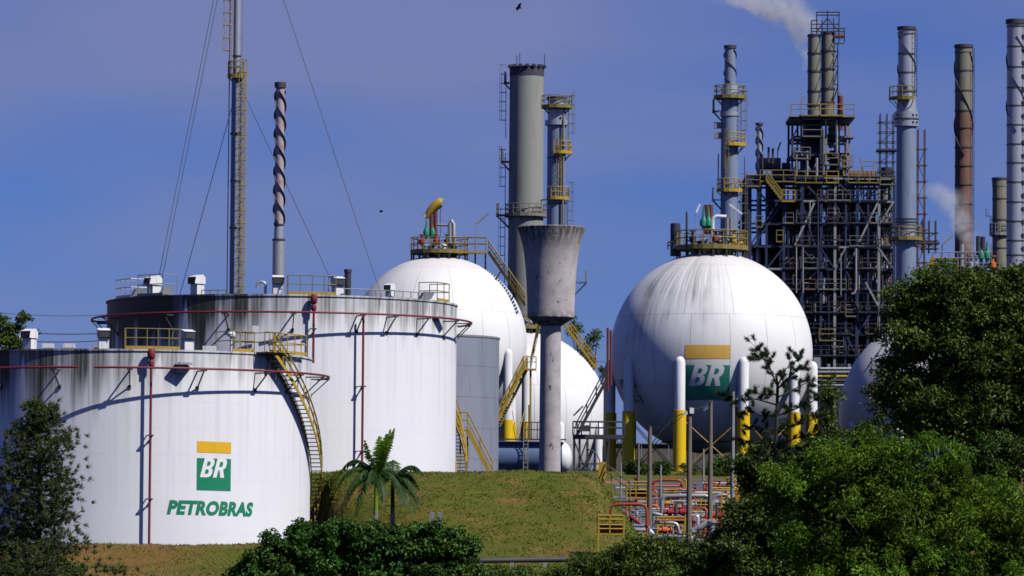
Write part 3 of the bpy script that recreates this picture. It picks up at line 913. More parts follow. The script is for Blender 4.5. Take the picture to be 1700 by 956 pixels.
# ------------------------------------------------------------------ gas spheres
def gas_sphere(label, cp, Y, Rm, leg_off, legs, z_ground, paintmat_args, leg_top=-0.08, white_to=0.60):
    c = P(cp[0], cp[1], Y)
    root = thing('gas_sphere', label, 'gas sphere', (c.x, c.y, z_ground), group='white gas storage spheres')
    mat = sphere_paint('sphere_paint', c.x, c.y, c.z, Rm, *paintmat_args)
    # pole caps and three belts of petal plates over an inner shell
    ib = MB(); rows = []
    for i in range(25):
        la = -math.pi / 2 + math.pi * i / 24
        rows.append([c + V(math.cos(la) * math.sin(t), -math.cos(la) * math.cos(t), math.sin(la)) * (Rm - .035) for t in [2 * math.pi * k / 48 for k in range(49)]])
    ib.grid(rows).build('inner_shell', mat, root)
    lats = [-90, -58, -20, 20, 58, 90]
    cnt = [1, 12, 16, 12, 1]
    for b in range(5):
        for j in range(cnt[b]):
            g = 0.008 / Rm
            l0, l1 = R_(lats[b]) + g, R_(lats[b + 1]) - g
            t0 = 2 * math.pi * (j + .37) / cnt[b]; t1 = t0 + 2 * math.pi / cnt[b]
            if cnt[b] > 1: t0 += g * 1.6; t1 -= g * 1.6
            nl, nt = 9, (48 if cnt[b] == 1 else 8)
            rr = []; nn = []
            for i in range(nl + 1):
                la = l0 + (l1 - l0) * i / nl
                row = []
                for k in range(nt + 1):
                    t = t0 + (t1 - t0) * k / nt
                    d = V(math.cos(la) * math.sin(t), -math.cos(la) * math.cos(t), math.sin(la))
                    row.append(c + d * Rm); nn.append(tuple(d))
                rr.append(row)
            MB().grid(rr).build('shell_plate', mat, root, normals=nn)
    # columns
    pts = []
    for k in range(legs):
        t = R_(leg_off + 360.0 * k / legs)
        p = polar(c, Rm - 0.02, t, 0); zt = c.z + leg_top * Rm
        r = 0.44
        ptop = V(p.x, p.y, zt)
        leg = MB().lathe(V(p.x, p.y, 0), [(r, c.z - Rm * white_to), (r, zt - .45), (r * .85, zt - .2), (r * .5, zt - .02), (0.02, zt + .04)], 20).build('column_top', 'white_leg', root)
        zb = c.z - Rm * white_to
        MB().lathe(V(p.x, p.y, z_ground - .6), [(r + .09, 0), (r + .09, zb - z_ground + .6), (r, zb - z_ground + .62)], 20).build('column', 'yellow_leg', root)
        pts.append(p)
    for k in range(legs):
        p, q = pts[k], pts[(k + 1) % legs]
        za, zb = c.z - Rm * .66, z_ground + .6
        MB().tube([V(p.x, p.y, za), V(q.x, q.y, zb)], 0.04, 5).build('tie_rod', 'yellow', root)
        MB().tube([V(q.x, q.y, za), V(p.x, p.y, zb)], 0.04, 5).build('tie_rod', 'yellow', root)
    return root, c

SC_, cC = gas_sphere('white gas sphere with green BR emblem and yellow legs, right of the concrete tower', (1181, 586), 420, 8.4, -20, 10, 8.0, (1.5, R_(-32), 0.4))
SA_, cA = gas_sphere('white gas sphere behind the white and grey tanks, yellow stair down its right', (728, 571), 480, 8.4, -20, 10, 8.3, (0.35, R_(-50), 0.8), white_to=0.87)
SB_, cB = gas_sphere('farthest white gas sphere, half hidden behind the concrete tower column', (866, 692), 514, 8.75, -10, 10, 5.0, (0.3, R_(-50), 0.8))
SD_, cD = gas_sphere('white gas sphere at the right, mostly hidden by the dark tree', (1558, 690), 428, 8.4, -28, 10, 3.5, (0.5, R_(-50), 0.8))

# emblem and numbers on the right sphere
def sph_map(c, Rm, px0, py0, Yf):
    base = V(P(px0, py0, Yf)) - c
    t0 = math.atan2(base.x, -base.y); 
    def f(u, v, off=0.015):
        z = base.z + v
        rr = math.sqrt(max(.01, Rm * Rm - z * z))
        x = base.x + u
        y = -math.sqrt(max(.01, Rm * Rm - z * z - x * x))
        d = V(x, y, z).normalized()
        return c + d * (Rm + off)
    return f
emblem(SC_, sph_map(cC, 8.4, 1137, 663, 411.8), 3.66, 1.12, 0.52, 2.82, 'logo_yellow_faded', 'logo_green_faded', 'faded green square with white BR below a yellow bar')
for s, py in (('107-C', 641), ('CAT-1', 668)):
    v, f = text_flat(s, 0.95, bold=0.02)
    def mp(u, w, py=py):
        z = P(1016, py, 415).z + w - cC.z
        rr = math.sqrt(8.4 ** 2 - z * z)
        t = R_(-75) + (u * 1.25) / 8.0
        return V(cC.x, cC.y, cC.z) + V(rr * math.sin(t), -rr * math.cos(t), z).normalized() * 8.42
    wrap_decal('sphere_number', (v, f), 'letter_black', SC_, mp, cell=.2)
MB().tube(arc(cC, 8.4 * .48, 0, 2 * math.pi, cC.z - 8.4 * .885, 40), .06, 6).build('lower_ring_pipe', 'steel_dark', SC_)

def top_works(root, c, Rm, rp, dark=True, hh=1.25, z_up=0.9):
    """round deck on the crown: rails, stub posts, valves and relief pipes"""
    zc = math.sqrt(Rm ** 2 - rp ** 2) + c.z
    zd = c.z + Rm + z_up - 0.55
    p = ring_platform(root, c, 0.4, rp, zd, 0, 2 * math.pi, n=22, h=hh, braces=False, rail='yellow_dull', deck='yellow_dull', name='crown_platform', hand=.05)
    for k in range(16):
        t = 2 * math.pi * k / 16
        q = polar(c, rp - .1, t, 0)
        MB().beam(V(q.x, q.y, zc - .1), V(q.x, q.y, zd - .1), .14).build('post', 'steel_dark', p, smooth=False)
    for k in range(9):
        t = 2 * math.pi * k / 9 + .3; q = polar(c, rp * .55, t, 0)
        MB().lathe(V(q.x, q.y, c.z + Rm * .955), [(.16, 0), (.16, zd - c.z - Rm * .955 + .5), (.28, zd - c.z - Rm * .955 + .5), (.28, zd - c.z - Rm * .955 + .62), (.1, zd - c.z - Rm * .955 + .7)], 10).build('nozzle', random.choice(['galv', 'steel_dark', 'white', 'steel_grey']), root)
    return zd

zdA = top_works(SA_, cA, 8.4, 2.75, hh=1.3)
zdC = top_works(SC_, cC, 8.4, 3.0, hh=1.35)
zdD = top_works(SD_, cD, 8.4, 3.0)
def green_valve(root, x, y, z, s=1.0):
    o = MB().lathe(V(x, y, z), [(.16, 0), (.16, .3), (.32, .35), (.32, .75), (.22, .95), (.13, 1.2), (.06, 1.8 * s)], 12).build('relief_valve', 'green', root)
    return o
# left sphere top: green relief valves, yellow horn, pipes, railed bridge and stair down its right flank
for px in (708, 718): q = P(px, 392, 480); green_valve(SA_, q.x, q.y, q.z - .3)
q0, q1, q2 = P(713, 352, 480), P(722, 342, 480), P(731, 336, 480)
MB().tube([P(707, 362, 480), q0, q1, q2, P(733, 337, 480)], [.22, .36, .48, .5, .45], 10).build('relief_horn', 'yellow', SA_)
MB().tube([P(704, 362, 480), P(708, 356, 480)], [.2, .24], 8).build('horn_tip', 'white', SA_)
for px in (716, 723): MB().tube([P(px, 396, 480), P(px, 348, 480)], .19, 8).build('relief_pipe', 'rust_red', SA_)
MB().tube([P(747, 410, 480), P(747, 372, 480), P(750, 366, 480), P(753, 372, 480), P(753, 408, 480)], .22, 8).build('relief_pipe', 'galv', SA_)
MB().tube([P(725, 373, 480), P(747, 374, 480)], .12, 6).build('relief_pipe', 'steel_grey', SA_)
MB().tube([P(731, 340, 480), P(731, 392, 480)], .03, 4).build('pull_chain', 'steel_dark', SA_)
for px, m in ((700, 'crimson'), (724, 'red_bright'), (742, 'steel_dark')):
    q = P(px, 398, 479); MB().lathe(V(q.x, q.y, q.z - .5), [(.1, 0), (.3, .1), (.3, .5), (.12, .6), (.12, .9), (.25, .95), (.25, 1.0)], 10).build('hand_valve', m, SA_)
# bridge
b0, b1 = P(762, 414, 479), P(807, 414, 479)
zb = zdA
MB().box((b0.x - .6, 478.4, zb - .18), (b1.x, 479.6, zb)).build('bridge_deck', 'yellow', SA_, smooth=False)
for y in (478.45, 479.55):
    rail_run(MB(), [V(b0.x - .5 + (b1.x - b0.x + .5) * k / 3, y, zb) for k in range(4)], 1.35, .045).build('railing', 'yellow_dull', SA_)
for px in (789, 806):
    q = P(px, 420, 479); MB().beam(V(q.x, 479, zb - .2), V(q.x, 479, zb - 4.5), .16).build('post', 'steel_dark', SA_, smooth=False)
MB().tube([P(790, 412, 479), P(790, 369, 479)], .04, 5).build('lamp_post', 'galv', SA_)
MB().beam(P(792, 371, 479), P(811, 354, 479), .16).build('lamp_head', 'steel_grey', SA_)
# crown stair runs down the right flank
s0, s1 = P(811, 417, 478), P(872, 505, 476)
stair_flight(SA_, V(s1.x, 477, s1.z), V(s0.x, 479, zb), 1.1, (0, 1, 0), mat='yellow', rise=.25, hand=.045)
for k in (.35, .75):
    q = V(s0.x, 478, zb).lerp(V(s1.x, 477, s1.z), k); MB().beam(q, q - V(1.2, 0, 2.2), .15).build('post', 'steel_dark', SA_, smooth=False)
# lower yellow stair tower between the spheres
l0, l1, l2 = P(826, 706, 468), P(872, 612, 468), P(895, 548, 468)
stair_flight(SA_, V(l0.x, 468, l0.z), V(l1.x, 468, l1.z), 1.4, (0.25, 1, 0.0), mat='yellow', rise=.26, hand=.075)
MB().box((l1.x - .2, 467.4, l1.z - .15), (l1.x + 1.0, 468.6, l1.z)).build('landing', 'yellow', SA_, smooth=False)
rail_run(MB(), [V(l1.x - .2, 467.45, l1.z), V(l1.x + 1.0, 467.45, l1.z)], 1.1, .045).build('railing', 'yellow', SA_)
stair_flight(SA_, V(l1.x + .5, 469, l1.z), V(l1.x + 1.7, 469, l2.z + 2.2), 1.0, (0, 1, 0), mat='yellow_dull', rise=.26, hand=.05)
MB().beam(V(l1.x + .5, 468, l1.z - .1), V(l1.x + .5, 468, 8), .2).build('post', 'yellow', SA_, smooth=False)
# right sphere top
for px in (1168, 1176): q = P(px, 378, 420); green_valve(SC_, q.x, q.y, q.z - .2, 1.1)
for px in (1173, 1180): MB().tube([P(px, 388, 421), P(px, 340, 421)], .2, 8).build('relief_pipe', 'rust_red', SC_)
MB().tube([P(1183, 392, 420), P(1183, 366, 420), P(1186, 361, 420), P(1190, 359, 420), P(1206, 360, 420)], .17, 8).build('relief_pipe', 'white', SC_)
for px in (1207, 1213): MB().tube([P(px, 390, 420), P(px, 362, 420)], .22, 8).build('relief_pipe', 'steel_grey', SC_)
MB().tube([P(1155, 392, 418), P(1155, 354, 418)], .02, 4).build('lamp_post', 'galv', SC_)
MB().beam(P(1156, 353, 418), P(1162, 339, 418), .16).build('lamp_head', 'white', SC_)
MB().beam(P(1211, 339, 418), P(1232, 355, 418), .14).build('lamp_head', 'white', SC_)
MB().tube([P(1219, 388, 418), P(1219, 345, 418)], .03, 4).build('lamp_post', 'galv', SC_)
MB().tube([P(1140, 412, 418), P(1140, 352, 418)], [.11, .09], 6).build('vent_pole', 'steel_dark', SC_)
qv = P(1121, 425, 421); MB().lathe(V(qv.x, qv.y, qv.z), [(.42, 0), (.42, 2.7), (.3, 2.75)], 12).build('stand_pipe', 'vessel_dark', SC_)
rail_run(MB(), [P(1109, 414, 420), P(1118, 414, 420)], .62, .06).build('railing', 'steel_dark', SC_)
for px, m in ((1188, 'red_bright'), (1150, 'steel_dark'), (1200, 'steel_dark'), (1195, 'galv'), (1217, 'yellow')):
    q = P(px, 395, 418); MB().lathe(V(q.x, q.y, q.z - .4), [(.1, 0), (.3, .1), (.3, .5), (.12, .6), (.12, .9), (.3, .95), (.3, 1.0)], 10).build('hand_valve', m, SC_)
# far sphere: yellow stair over its right shoulder
f0, f1 = P(934, 535, 513), P(990, 612, 513)
stair_flight(SB_, V(f1.x, 513, f1.z), V(f0.x, 513, f0.z), 1.0, (0, 1, 0), mat='yellow', rise=.27, hand=.05)
top_works(SB_, cB, 8.75, 2.6)
# ladder up the right-hand sphere
mb = MB()
for s in (-.3, .3):
    mb.tube([cD + V(-math.sin(R_(38)) * math.cos(a) + s * .045, -math.cos(R_(38)) * math.cos(a), math.sin(a)) * 8.62 for a in [R_(2 + 5 * k) for k in range(14)]], .05, 5)
for k in range(40):
    a = R_(2 + 65 * k / 39); q = cD + V(-math.sin(R_(38)) * math.cos(a), -math.cos(R_(38)) * math.cos(a), math.sin(a)) * 8.62
    mb.tube([q - V(.3, 0, 0), q + V(.3, 0, 0)], .035, 4)
mb.build('ladder', 'steel_dark', SD_)
mb = MB()
for dd in (9.4,):
    mb.tube([cD + V(-math.sin(R_(40)) * math.cos(a), -math.cos(R_(40)) * math.cos(a), math.sin(a)) * dd for a in [R_(2 + 5 * k) for k in range(14)]], .05, 5)
for k in range(14):
    a = R_(2 + 5 * k); d = V(-math.sin(R_(40)) * math.cos(a), -math.cos(R_(40)) * math.cos(a), math.sin(a)); mb.tube([cD + d * 8.6, cD + d * 9.4], .04, 4)
mb.build('ladder_rail', 'steel_dark', SD_)

# ------------------------------------------------------------------ concrete water tower
YW = 340
pw = P(914, 790, YW); zw = lambda py: P(914, py, YW).z
k_ = 1 / ppm(YW)
WT = thing('water_tower', 'stained concrete water tower with flared tub on a round column', 'water tower', (pw.x, pw.y, 5.6))
m_c = concrete_mat('stained_concrete', zw(377), zw(526))
cw = V(P(914, 580, YW).x, YW, 0)
prof = [(39, 526), (39.6, 500), (40.8, 470), (43, 440), (45.2, 422), (48.5, 405), (52.5, 391), (57, 378)]
MB().lathe(cw, [(36 * k_, zw(527))] + [(a * k_, zw(b)) for a, b in prof] + [(55 * k_, zw(376.5)), (52 * k_, zw(377.5)), (50 * k_, zw(392)), (0.1, zw(394))], 72, caps=False).build('tub', m_c, WT, angle=55)
MB().lathe(cw, [(18 * k_, zw(541)), (27 * k_, zw(535)), (37 * k_, zw(528.5)), (38.9 * k_, zw(527)), (38.9 * k_, zw(524.5))], 72, caps=False).build('tub_soffit', m_c, WT)
MB().lathe(cw, [(18.2 * k_, 5.0), (17.0 * k_, zw(540))], 48, caps=False).build('tower_column', concrete_mat('column_concrete', zw(500) + 3, -50), WT)
# ------------------------------------------------------------------ stacks and columns
def vertical(px, py, Y):
    q = P(px, py, Y); return V(q.x, Y, 0)

def chimney(name, label, cat, px, Y, segs, rings=(), strake=None, decks=(), ladders=(), group=None, zbase=8.0, py_ref=None):
    """segs: (y_top, y_bottom, half width px, material) stacked from the top down; y in photo pixels at its distance"""
    k = 1 / ppm(Y)
    c = vertical(px, py_ref if py_ref is not None else (segs[0][0] + segs[-1][1]) / 2, Y)
    z = lambda py: P(px, py, Y).z
    root = thing(name, label, cat, (c.x, c.y, zbase), group)
    for i, (ya, yb, hw, mat) in enumerate(segs):
        zb = zbase if yb is None else z(yb)
        hw0, hw1 = hw if isinstance(hw, tuple) else (hw, hw)
        prof = [(hw1 * k, zb), (hw0 * k, z(ya))]
        if i == 0:
            prof += [(hw0 * k * .86, z(ya)), (hw0 * k * .86, z(ya) - 1.5)]
        else:
            prof += [(hw0 * k * .5, z(ya) + .002)]
        MB().lathe(c, prof, 28, caps=False).build('stack_section' if len(segs) > 1 else 'stack_shell', mat, root)
    for y, hw, hh, mat in rings:
        MB().lathe(c, [(hw * k - .12, z(y) - hh / 2), (hw * k, z(y) - hh / 2), (hw * k, z(y) + hh / 2), (hw * k - .12, z(y) + hh / 2)], 28, caps=False).build('stiffener_ring', mat, root, smooth=False)
    if strake:
        ya, yb, hw, turns, fin, mat = strake
        strands = 3 if turns > 1.2 else 2
        for s in range(strands):
            mb = MB(); n = int(turns * 26)
            a, b = [], []
            for i in range(n + 1):
                t = 2 * math.pi * (turns * i / n + s / strands); zz = z(yb) + (z(ya) - z(yb)) * i / n
                a.append(polar(c, hw * k * .98, -t, zz)); b.append(polar(c, hw * k + fin, -t, zz + .03))
            a2 = [p + V(0, 0, .09) for p in a]; b2 = [p + V(0, 0, .06) for p in b]
            mb.grid([a, b]).grid([b2, a2]).grid([b, b2])
            mb.build('helical_strake', mat, root, smooth=False)
    for (y, r0, r1, t0, t1, mat) in decks:
        ring_platform(root, c, r0 * k, r1 * k, z(y), R_(t0), R_(t1), rail=mat, deck=mat, n=12 if t1 - t0 > 200 else 6, h=1.25, hand=.05)
    for (hw, t, ya, yb, mat, cage) in ladders:
        ladder(root, c, hw * k + .25, R_(t), z(yb), z(ya), mat, cage, step=.6)
    return root, c, z, k

# tall guyed flare stack at the left
FL, cf, zf, kf = chimney('flare_stack', 'tall guyed flare stack with yellow ladder rising out of the picture at left', 'flare stack', 391, 440,
    [(-235, 128, (5.8, 6.2), 'silver'), (128, None, (8.2, 8.4), 'bluegrey')],
    rings=[(93, 7.6, .12, 'steel_dark'), (378, 9.6, .15, 'steel_dark'), (300, 9.4, .1, 'steel_dark'), (222, 9.6, .2, 'steel_dark')],
    decks=[(126, 6, 15, -125, 60, 'yellow_dull')],
    ladders=[(6.2, -62, -230, 126, 'yellow', True), (8.2, 40, 118, 560, 'yellow', True), (8.2, 75, 118, 560, 'yellow_dull', False)], py_ref=300)
for dx in (-12, 9.5):
    q0 = polar(cf, 0, 0, 0) + V(dx * kf, -.15, 0)
    MB().tube([V(q0.x, q0.y, 8), V(q0.x, q0.y, zf(-230))], .05, 5).build('pilot_gas_pipe', 'steel_dark' if dx < 0 else 'galv', FL)
wires = [((352, 0), (265, 455), -195, 436), ((377, 180), (300, 470), 150, 446), ((472, 0), (620, 450), -225, 446), ((408, 150), (555, 470), 130, 452)]
for i, (a, b, ytop, Ya) in enumerate(wires):
    sl = (b[0] - a[0]) / (b[1] - a[1]); xe = a[0] + (800 - a[1]) * sl
    top = V(cf.x, cf.y, zf(ytop)); end = P(xe, 800, Ya)
    d = .16 if i < 1 else 0
    for off in ((-d, d) if d else (0,)):
        o = MB().tube([top + V(off, 0, 0), end + V(off, 0, 0)], .028, 4).build('guy_wire', 'guy', FL)
# spiral-finned vent pole
chimney('vent_stack', 'slim red and white vent pole wrapped in spiral fins behind the white tanks', 'vent stack', 463.5, 430,
    [(140, 378, (7.2, 7.4), paint('faded_red_and_white', (0.40, 0.33, 0.36), dirt=0.9, dirt_col=(0.24, 0.045, 0.05), scale=0.9, streak=False)), (378, 398, (7.6, 8.0), 'silver'), (398, None, 10, 'galv')],
    rings=[(141, 9.6, .45, 'steel_dark'), (398, 10.9, .16, 'steel_dark'), (373, 8.6, .12, 'steel_dark'), (462, 10.8, .14, 'steel_dark')],
    strake=(152, 372, 7.3, 2.35, .17, 'steel_dark'), py_ref=320)
chimney('vent_stack', 'short dark vent cap showing above the rear tank roof', 'vent stack', 577.5, 420, [(447, 452, 6.5, 'steel_dark'), (452, None, 5.2, 'steel_dark')], py_ref=455)

# big grey stack and its neighbour
BS, cb, zb_, kb = chimney('chimney_stack', 'thick grey concrete chimney with dark top band behind the water tower', 'chimney', 873.3, 600,
    [(111, 127, 28.8, 'stack_band'), (127, None, (28.4, 30), 'stack_concrete')],
    decks=[(357, 29, 35, -150, 120, 'olive'), (357, 29, 49, -110, -68, 'olive'), (268, 29, 42, -110, -72, 'olive'), (137, 29, 38, -110, -76, 'olive')],
    ladders=[(31, -92, 120, 230, 'steel_grey', True), (31, -92, 255, 340, 'steel_grey', True), (31, -92, 358, 470, 'steel_grey', True)], py_ref=300)
for i in range(16):
    t = 2 * math.pi * i / 16; q = polar(cb, 28.8 * kb, t, zb_(111)); MB().box(q - V(.25, .25, .1), q + V(.25, .25, .18)).build('rim_block', 'stack_band', BS, smooth=False)
for px, yt in ((858, 92), (863, 88), (904, 90)):
    MB().tube([P(px, 112, 600), P(px, yt, 600)], .045, 4).build('lightning_rod', 'steel_dark', BS)
CS, cc_, zc_, kc_ = chimney('process_tower', 'slim silver column with yellow platforms beside the thick grey chimney', 'column', 923.5, 585,
    [(161, 200, 15, 'silver'), (200, 208, 19.5, 'silver'), (208, None, 15.5, 'bluegrey')],
    rings=[(163, 17, .3, 'steel_dark'), (182, 16, .1, 'steel_dark'), (262, 16.2, .1, 'steel_dark'), (338, 16.4, .1, 'steel_dark')],
    decks=[(177, 15, 25.5, -180, 180, 'yellow_dull'), (253, 15, 26, -10, 118, 'yellow'), (329, 15, 22, -45, 80, 'yellow'), (468, 15, 52, 78, 100, 'yellow_dull')],
    ladders=[(16, 82, 165, 252, 'olive', True), (16, 10, 235, 328, 'yellow_dull', True), (16, 72, 315, 460, 'olive', True)], py_ref=300)
MB().tube([V(cc_.x + 11 * kc_, cc_.y - 1.2, zc_(190)), V(cc_.x + 11 * kc_, cc_.y - 1.2, zc_(460))], .16, 6).build('side_pipe', 'olive', CS)
MB().tube([P(899, 352, 590), P(899, 332, 590), P(909, 331, 588)], .1, 6).build('side_pipe', 'steel_grey', BS)

# column in front of the cracking unit
K1, ck, zk, kk = chimney('process_tower', 'blue-grey column with spiral finned tip and yellow platforms above the BR sphere', 'column', 1211, 560,
    [(77, 140, (9, 9.6), 'bluegrey'), (140, 163, (13, 14.5), 'silver'), (163, 186, 14.5, 'bluegrey'), (186, 193, 16, 'silver'), (193, None, (14.5, 15.5), 'bluegrey')],
    rings=[(78, 10.6, .35, 'steel_dark')], strake=(84, 138, 9.2, 0.9, .13, 'vessel_dark'),
    decks=[(161, 13, 26.5, -180, 180, 'yellow_dull'), (184, 14, 29, -115, -72, 'yellow_dull'), (240, 14, 27, -5, 115, 'yellow'), (316, 14, 22, -75, 70, 'yellow'), (331, 14, 29, -110, -70, 'steel_grey'), (402, 14, 24, -10, 100, 'yellow')],
    ladders=[(16, 68, 165, 250, 'olive', True), (16, -14, 230, 315, 'yellow_dull', True), (16, 75, 300, 420, 'olive', True), (15, -85, 255, 320, 'steel_dark', False)], py_ref=300)
for y in (205, 222): MB().box(P(1190, y + 8, 560) - V(.3, .3, 0), P(1193, y - 2, 560) + V(.3, .3, 0)).build('junction_box', 'steel_grey', K1, smooth=False)

# tall pale blue column at right with scaffold
K2, c2k, z2k, k2k = chimney('process_tower', 'tall pale blue column with yellow platform, standing right of the cracking unit', 'column', 1504.5, 540,
    [(46, 150, (13.8, 14.4), 'silver'), (150, 186, (14.6, 17), 'silver'), (186, 210, 20, 'silver'), (210, 376, (16.4, 17), 'bluegrey'), (376, 400, 17.4, 'silver'), (400, None, 16.8, 'bluegrey')],
    rings=[(47, 16.2, .32, 'steel_dark'), (55, 15.4, .2, 'steel_grey'), (90, 14.9, .14, 'steel_dark'), (121, 15, .14, 'steel_dark'), (152, 16, .2, 'steel_dark'), (198, 20.8, .16, 'steel_dark'), (364, 17.8, .14, 'steel_dark'), (369, 18, .14, 'steel_dark'), (374, 17.8, .1, 'steel_dark'), (380, 18, .14, 'steel_dark')],
    strake=(60, 148, 14, 0.7, .13, 'vessel_dark'),
    decks=[(164, 14, 29, -95, 20, 'yellow_dull'), (396, 17, 27, -180, 180, 'yellow_dull')],
    ladders=[(14.5, 52, 50, 160, 'steel_dark', False)], py_ref=270)
for dx in (-9, 9, 15, -15):
    for y in (192, 204): q = V(c2k.x + dx * k2k, 0, z2k(y)); q.y = c2k.y - math.sqrt(max(.01, (20 * k2k) ** 2 - (dx * k2k) ** 2)) - .01; MB().obox(q, V(.17, 0, 0), V(0, .03, 0), V(0, 0, .1)).build('vent_slot', 'steel_dark', K2, smooth=False)

def scaffold(name, label, x0, x1, y0, y1, Y, depth, nx, step, mat='steel_dark', planks=()):
    a, b = P(x0, y1, Y), P(x1, y0, Y)
    root = thing(name, label, 'scaffold', (a.x, Y, 8.0))
    mb_pts = [a.x + (b.x - a.x) * i / nx for i in range(nx + 1)]
    for y in (Y, Y + depth):
        for x in mb_pts:
            MB().tube([V(x, y, a.z), V(x, y, b.z + .8)], .055, 4).build('standard', mat, root)
    z = a.z + .5; i = 0
    while z < b.z:
        for y in (Y, Y + depth):
            MB().tube([V(a.x - .3, y, z), V(b.x + .3, y, z)], .05, 4).build('ledger', mat, root)
        for x in (mb_pts[0], mb_pts[-1]):
            MB().tube([V(x, Y, z), V(x, Y + depth, z)], .05, 4).build('transom', mat, root)
        if i % 1 == 0 and z + step < b.z:
            p, q = (a.x, b.x) if i % 2 else (b.x, a.x)
            MB().tube([V(p, Y, z), V(q, Y, z + step)], .045, 4).build('scaffold_brace', mat, root)
        z += step; i += 1
    for py in planks:
        zz = P(x0, py, Y).z
        MB().box((a.x - .4, Y - .2, zz - .12), (b.x + .4, Y + depth + .2, zz + .06)).build('planking', 'steel_dark', root, smooth=False)
    return root
scaffold('scaffold_tower', 'narrow brown scaffold climbing the right of the pale blue column', 1524, 1536, 226, 470, 543, 1.5, 1, 1.75, 'brown_tube')
scaffold('scaffold_tower', 'dark tube scaffold behind the left of the tall pale blue column', 1462, 1484, 200, 292, 556, 2.0, 2, 1.1, 'steel_dark', (248,))
scaffold('scaffold_bay', 'small dark scaffold bay jutting right of the pale blue column platform', 1532, 1554, 378, 420, 545, 1.4, 2, .85, 'steel_dark', (403,))

# right-hand stacks
chimney('chimney_stack', 'rust brown chimney with olive upper half, banded by dark rings', 'chimney', 1599.5, 620,
    [(76, 184, (14.6, 14.4), 'olive'), (184, None, (14.2, 13.6), 'rust')],
    rings=[(77, 16, .4, 'steel_dark'), (86, 15.4, .2, 'olive')] + [(y, 15.2, .16, 'steel_dark') for y in (118, 151, 184, 213, 245, 276, 307, 339, 370)],
    strake=(88, 260, 14.4, 0.9, .16, 'vessel_dark'), ladders=[(14.4, 62, 80, 430, 'steel_dark', False)], py_ref=230)
chimney('chimney_stack', 'short olive grey chimney with one platform beside the tall silver one', 'chimney', 1659, 640,
    [(296, 310, 12.2, 'olive'), (310, None, 11.6, 'olive')], rings=[(297, 13, .3, 'steel_dark'), (330, 12.4, .14, 'steel_dark'), (365, 12.4, .14, 'steel_dark'), (412, 12.4, .14, 'steel_dark')],
    decks=[(388, 11, 16.5, -180, 180, 'steel_grey')], ladders=[(12, -70, 360, 388, 'steel_dark', True)], py_ref=370)
SV, csv_, zsv, ksv = chimney('chimney_stack', 'tall silver chimney with dark rings at the right edge', 'chimney', 1686, 570,
    [(35, None, (14.8, 14.6), 'silver')], rings=[(36, 17, .5, 'steel_dark'), (44, 15.8, .14, 'steel_dark')] + [(y, 15.4, .15, 'steel_dark') for y in (78, 112, 146, 176, 208, 240, 271, 303, 336, 368, 400, 424)],
    strake=(62, 220, 14.7, 1.0, .13, 'vessel_dark'), ladders=[(14.8, 58, 40, 440, 'steel_dark', False)], py_ref=230)
for y in range(60, 430, 22):
    q = polar(csv_, 14.8 * ksv + .12, R_(50), zsv(y)); MB().box(q - V(.22, .2, .12), q + V(.22, .2, .12)).build('step_bracket', 'steel_dark', SV, smooth=False)

# ------------------------------------------------------------------ cracking unit
YU = 596.0
def U(px, py, d=0.0):
    return P(px, py, YU + d)
CU = thing('cracking_unit', 'tall blue-black steel frame crowded with vessels, pipes and yellow platforms', 'process plant', (U(1365, 600).x, YU, 8.3))
DEP = 15.0
ztop_u = lambda py: U(1365, py).z
def ubeam(name, p, q, w, mat, h=None):
    return MB().beam(p, q, w * .6, (h or w) * .6).build(name, mat, CU, smooth=False)
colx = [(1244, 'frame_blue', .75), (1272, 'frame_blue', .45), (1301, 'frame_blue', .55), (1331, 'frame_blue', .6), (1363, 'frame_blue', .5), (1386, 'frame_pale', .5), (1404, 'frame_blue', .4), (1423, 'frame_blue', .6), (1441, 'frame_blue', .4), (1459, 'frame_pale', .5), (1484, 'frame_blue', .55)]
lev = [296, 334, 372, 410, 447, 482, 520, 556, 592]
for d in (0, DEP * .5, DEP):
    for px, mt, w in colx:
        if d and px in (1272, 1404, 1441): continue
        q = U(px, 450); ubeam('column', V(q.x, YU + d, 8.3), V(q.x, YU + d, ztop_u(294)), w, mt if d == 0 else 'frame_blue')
    for i, y in enumerate(lev):
        z = ztop_u(y)
        if d == 0:
            for (xa, ma, _), (xb, mb_, _) in zip(colx[:-1], colx[1:]):
                pale = (y in (410,) and xa >= 1318) or (y == 334 and xa >= 1331) or (y == 296 and xa >= 1363) or (y == 447 and xa < 1363)
                ubeam('beam', V(U(xa, 450).x, YU - .05, z), V(U(xb, 450).x, YU - .05, z), .32, 'frame_pale' if pale else 'frame_blue', .38)
        else:
            ubeam('beam', V(U(1244, 450).x, YU + d, z), V(U(1484, 450).x, YU + d, z), .32, 'frame_blue', .42)
for px, mt, w in colx[::2]:
    for y in lev:
        q = U(px, 450); ubeam('cross_beam', V(q.x, YU, ztop_u(y)), V(q.x, YU + DEP, ztop_u(y)), .3, 'frame_blue')
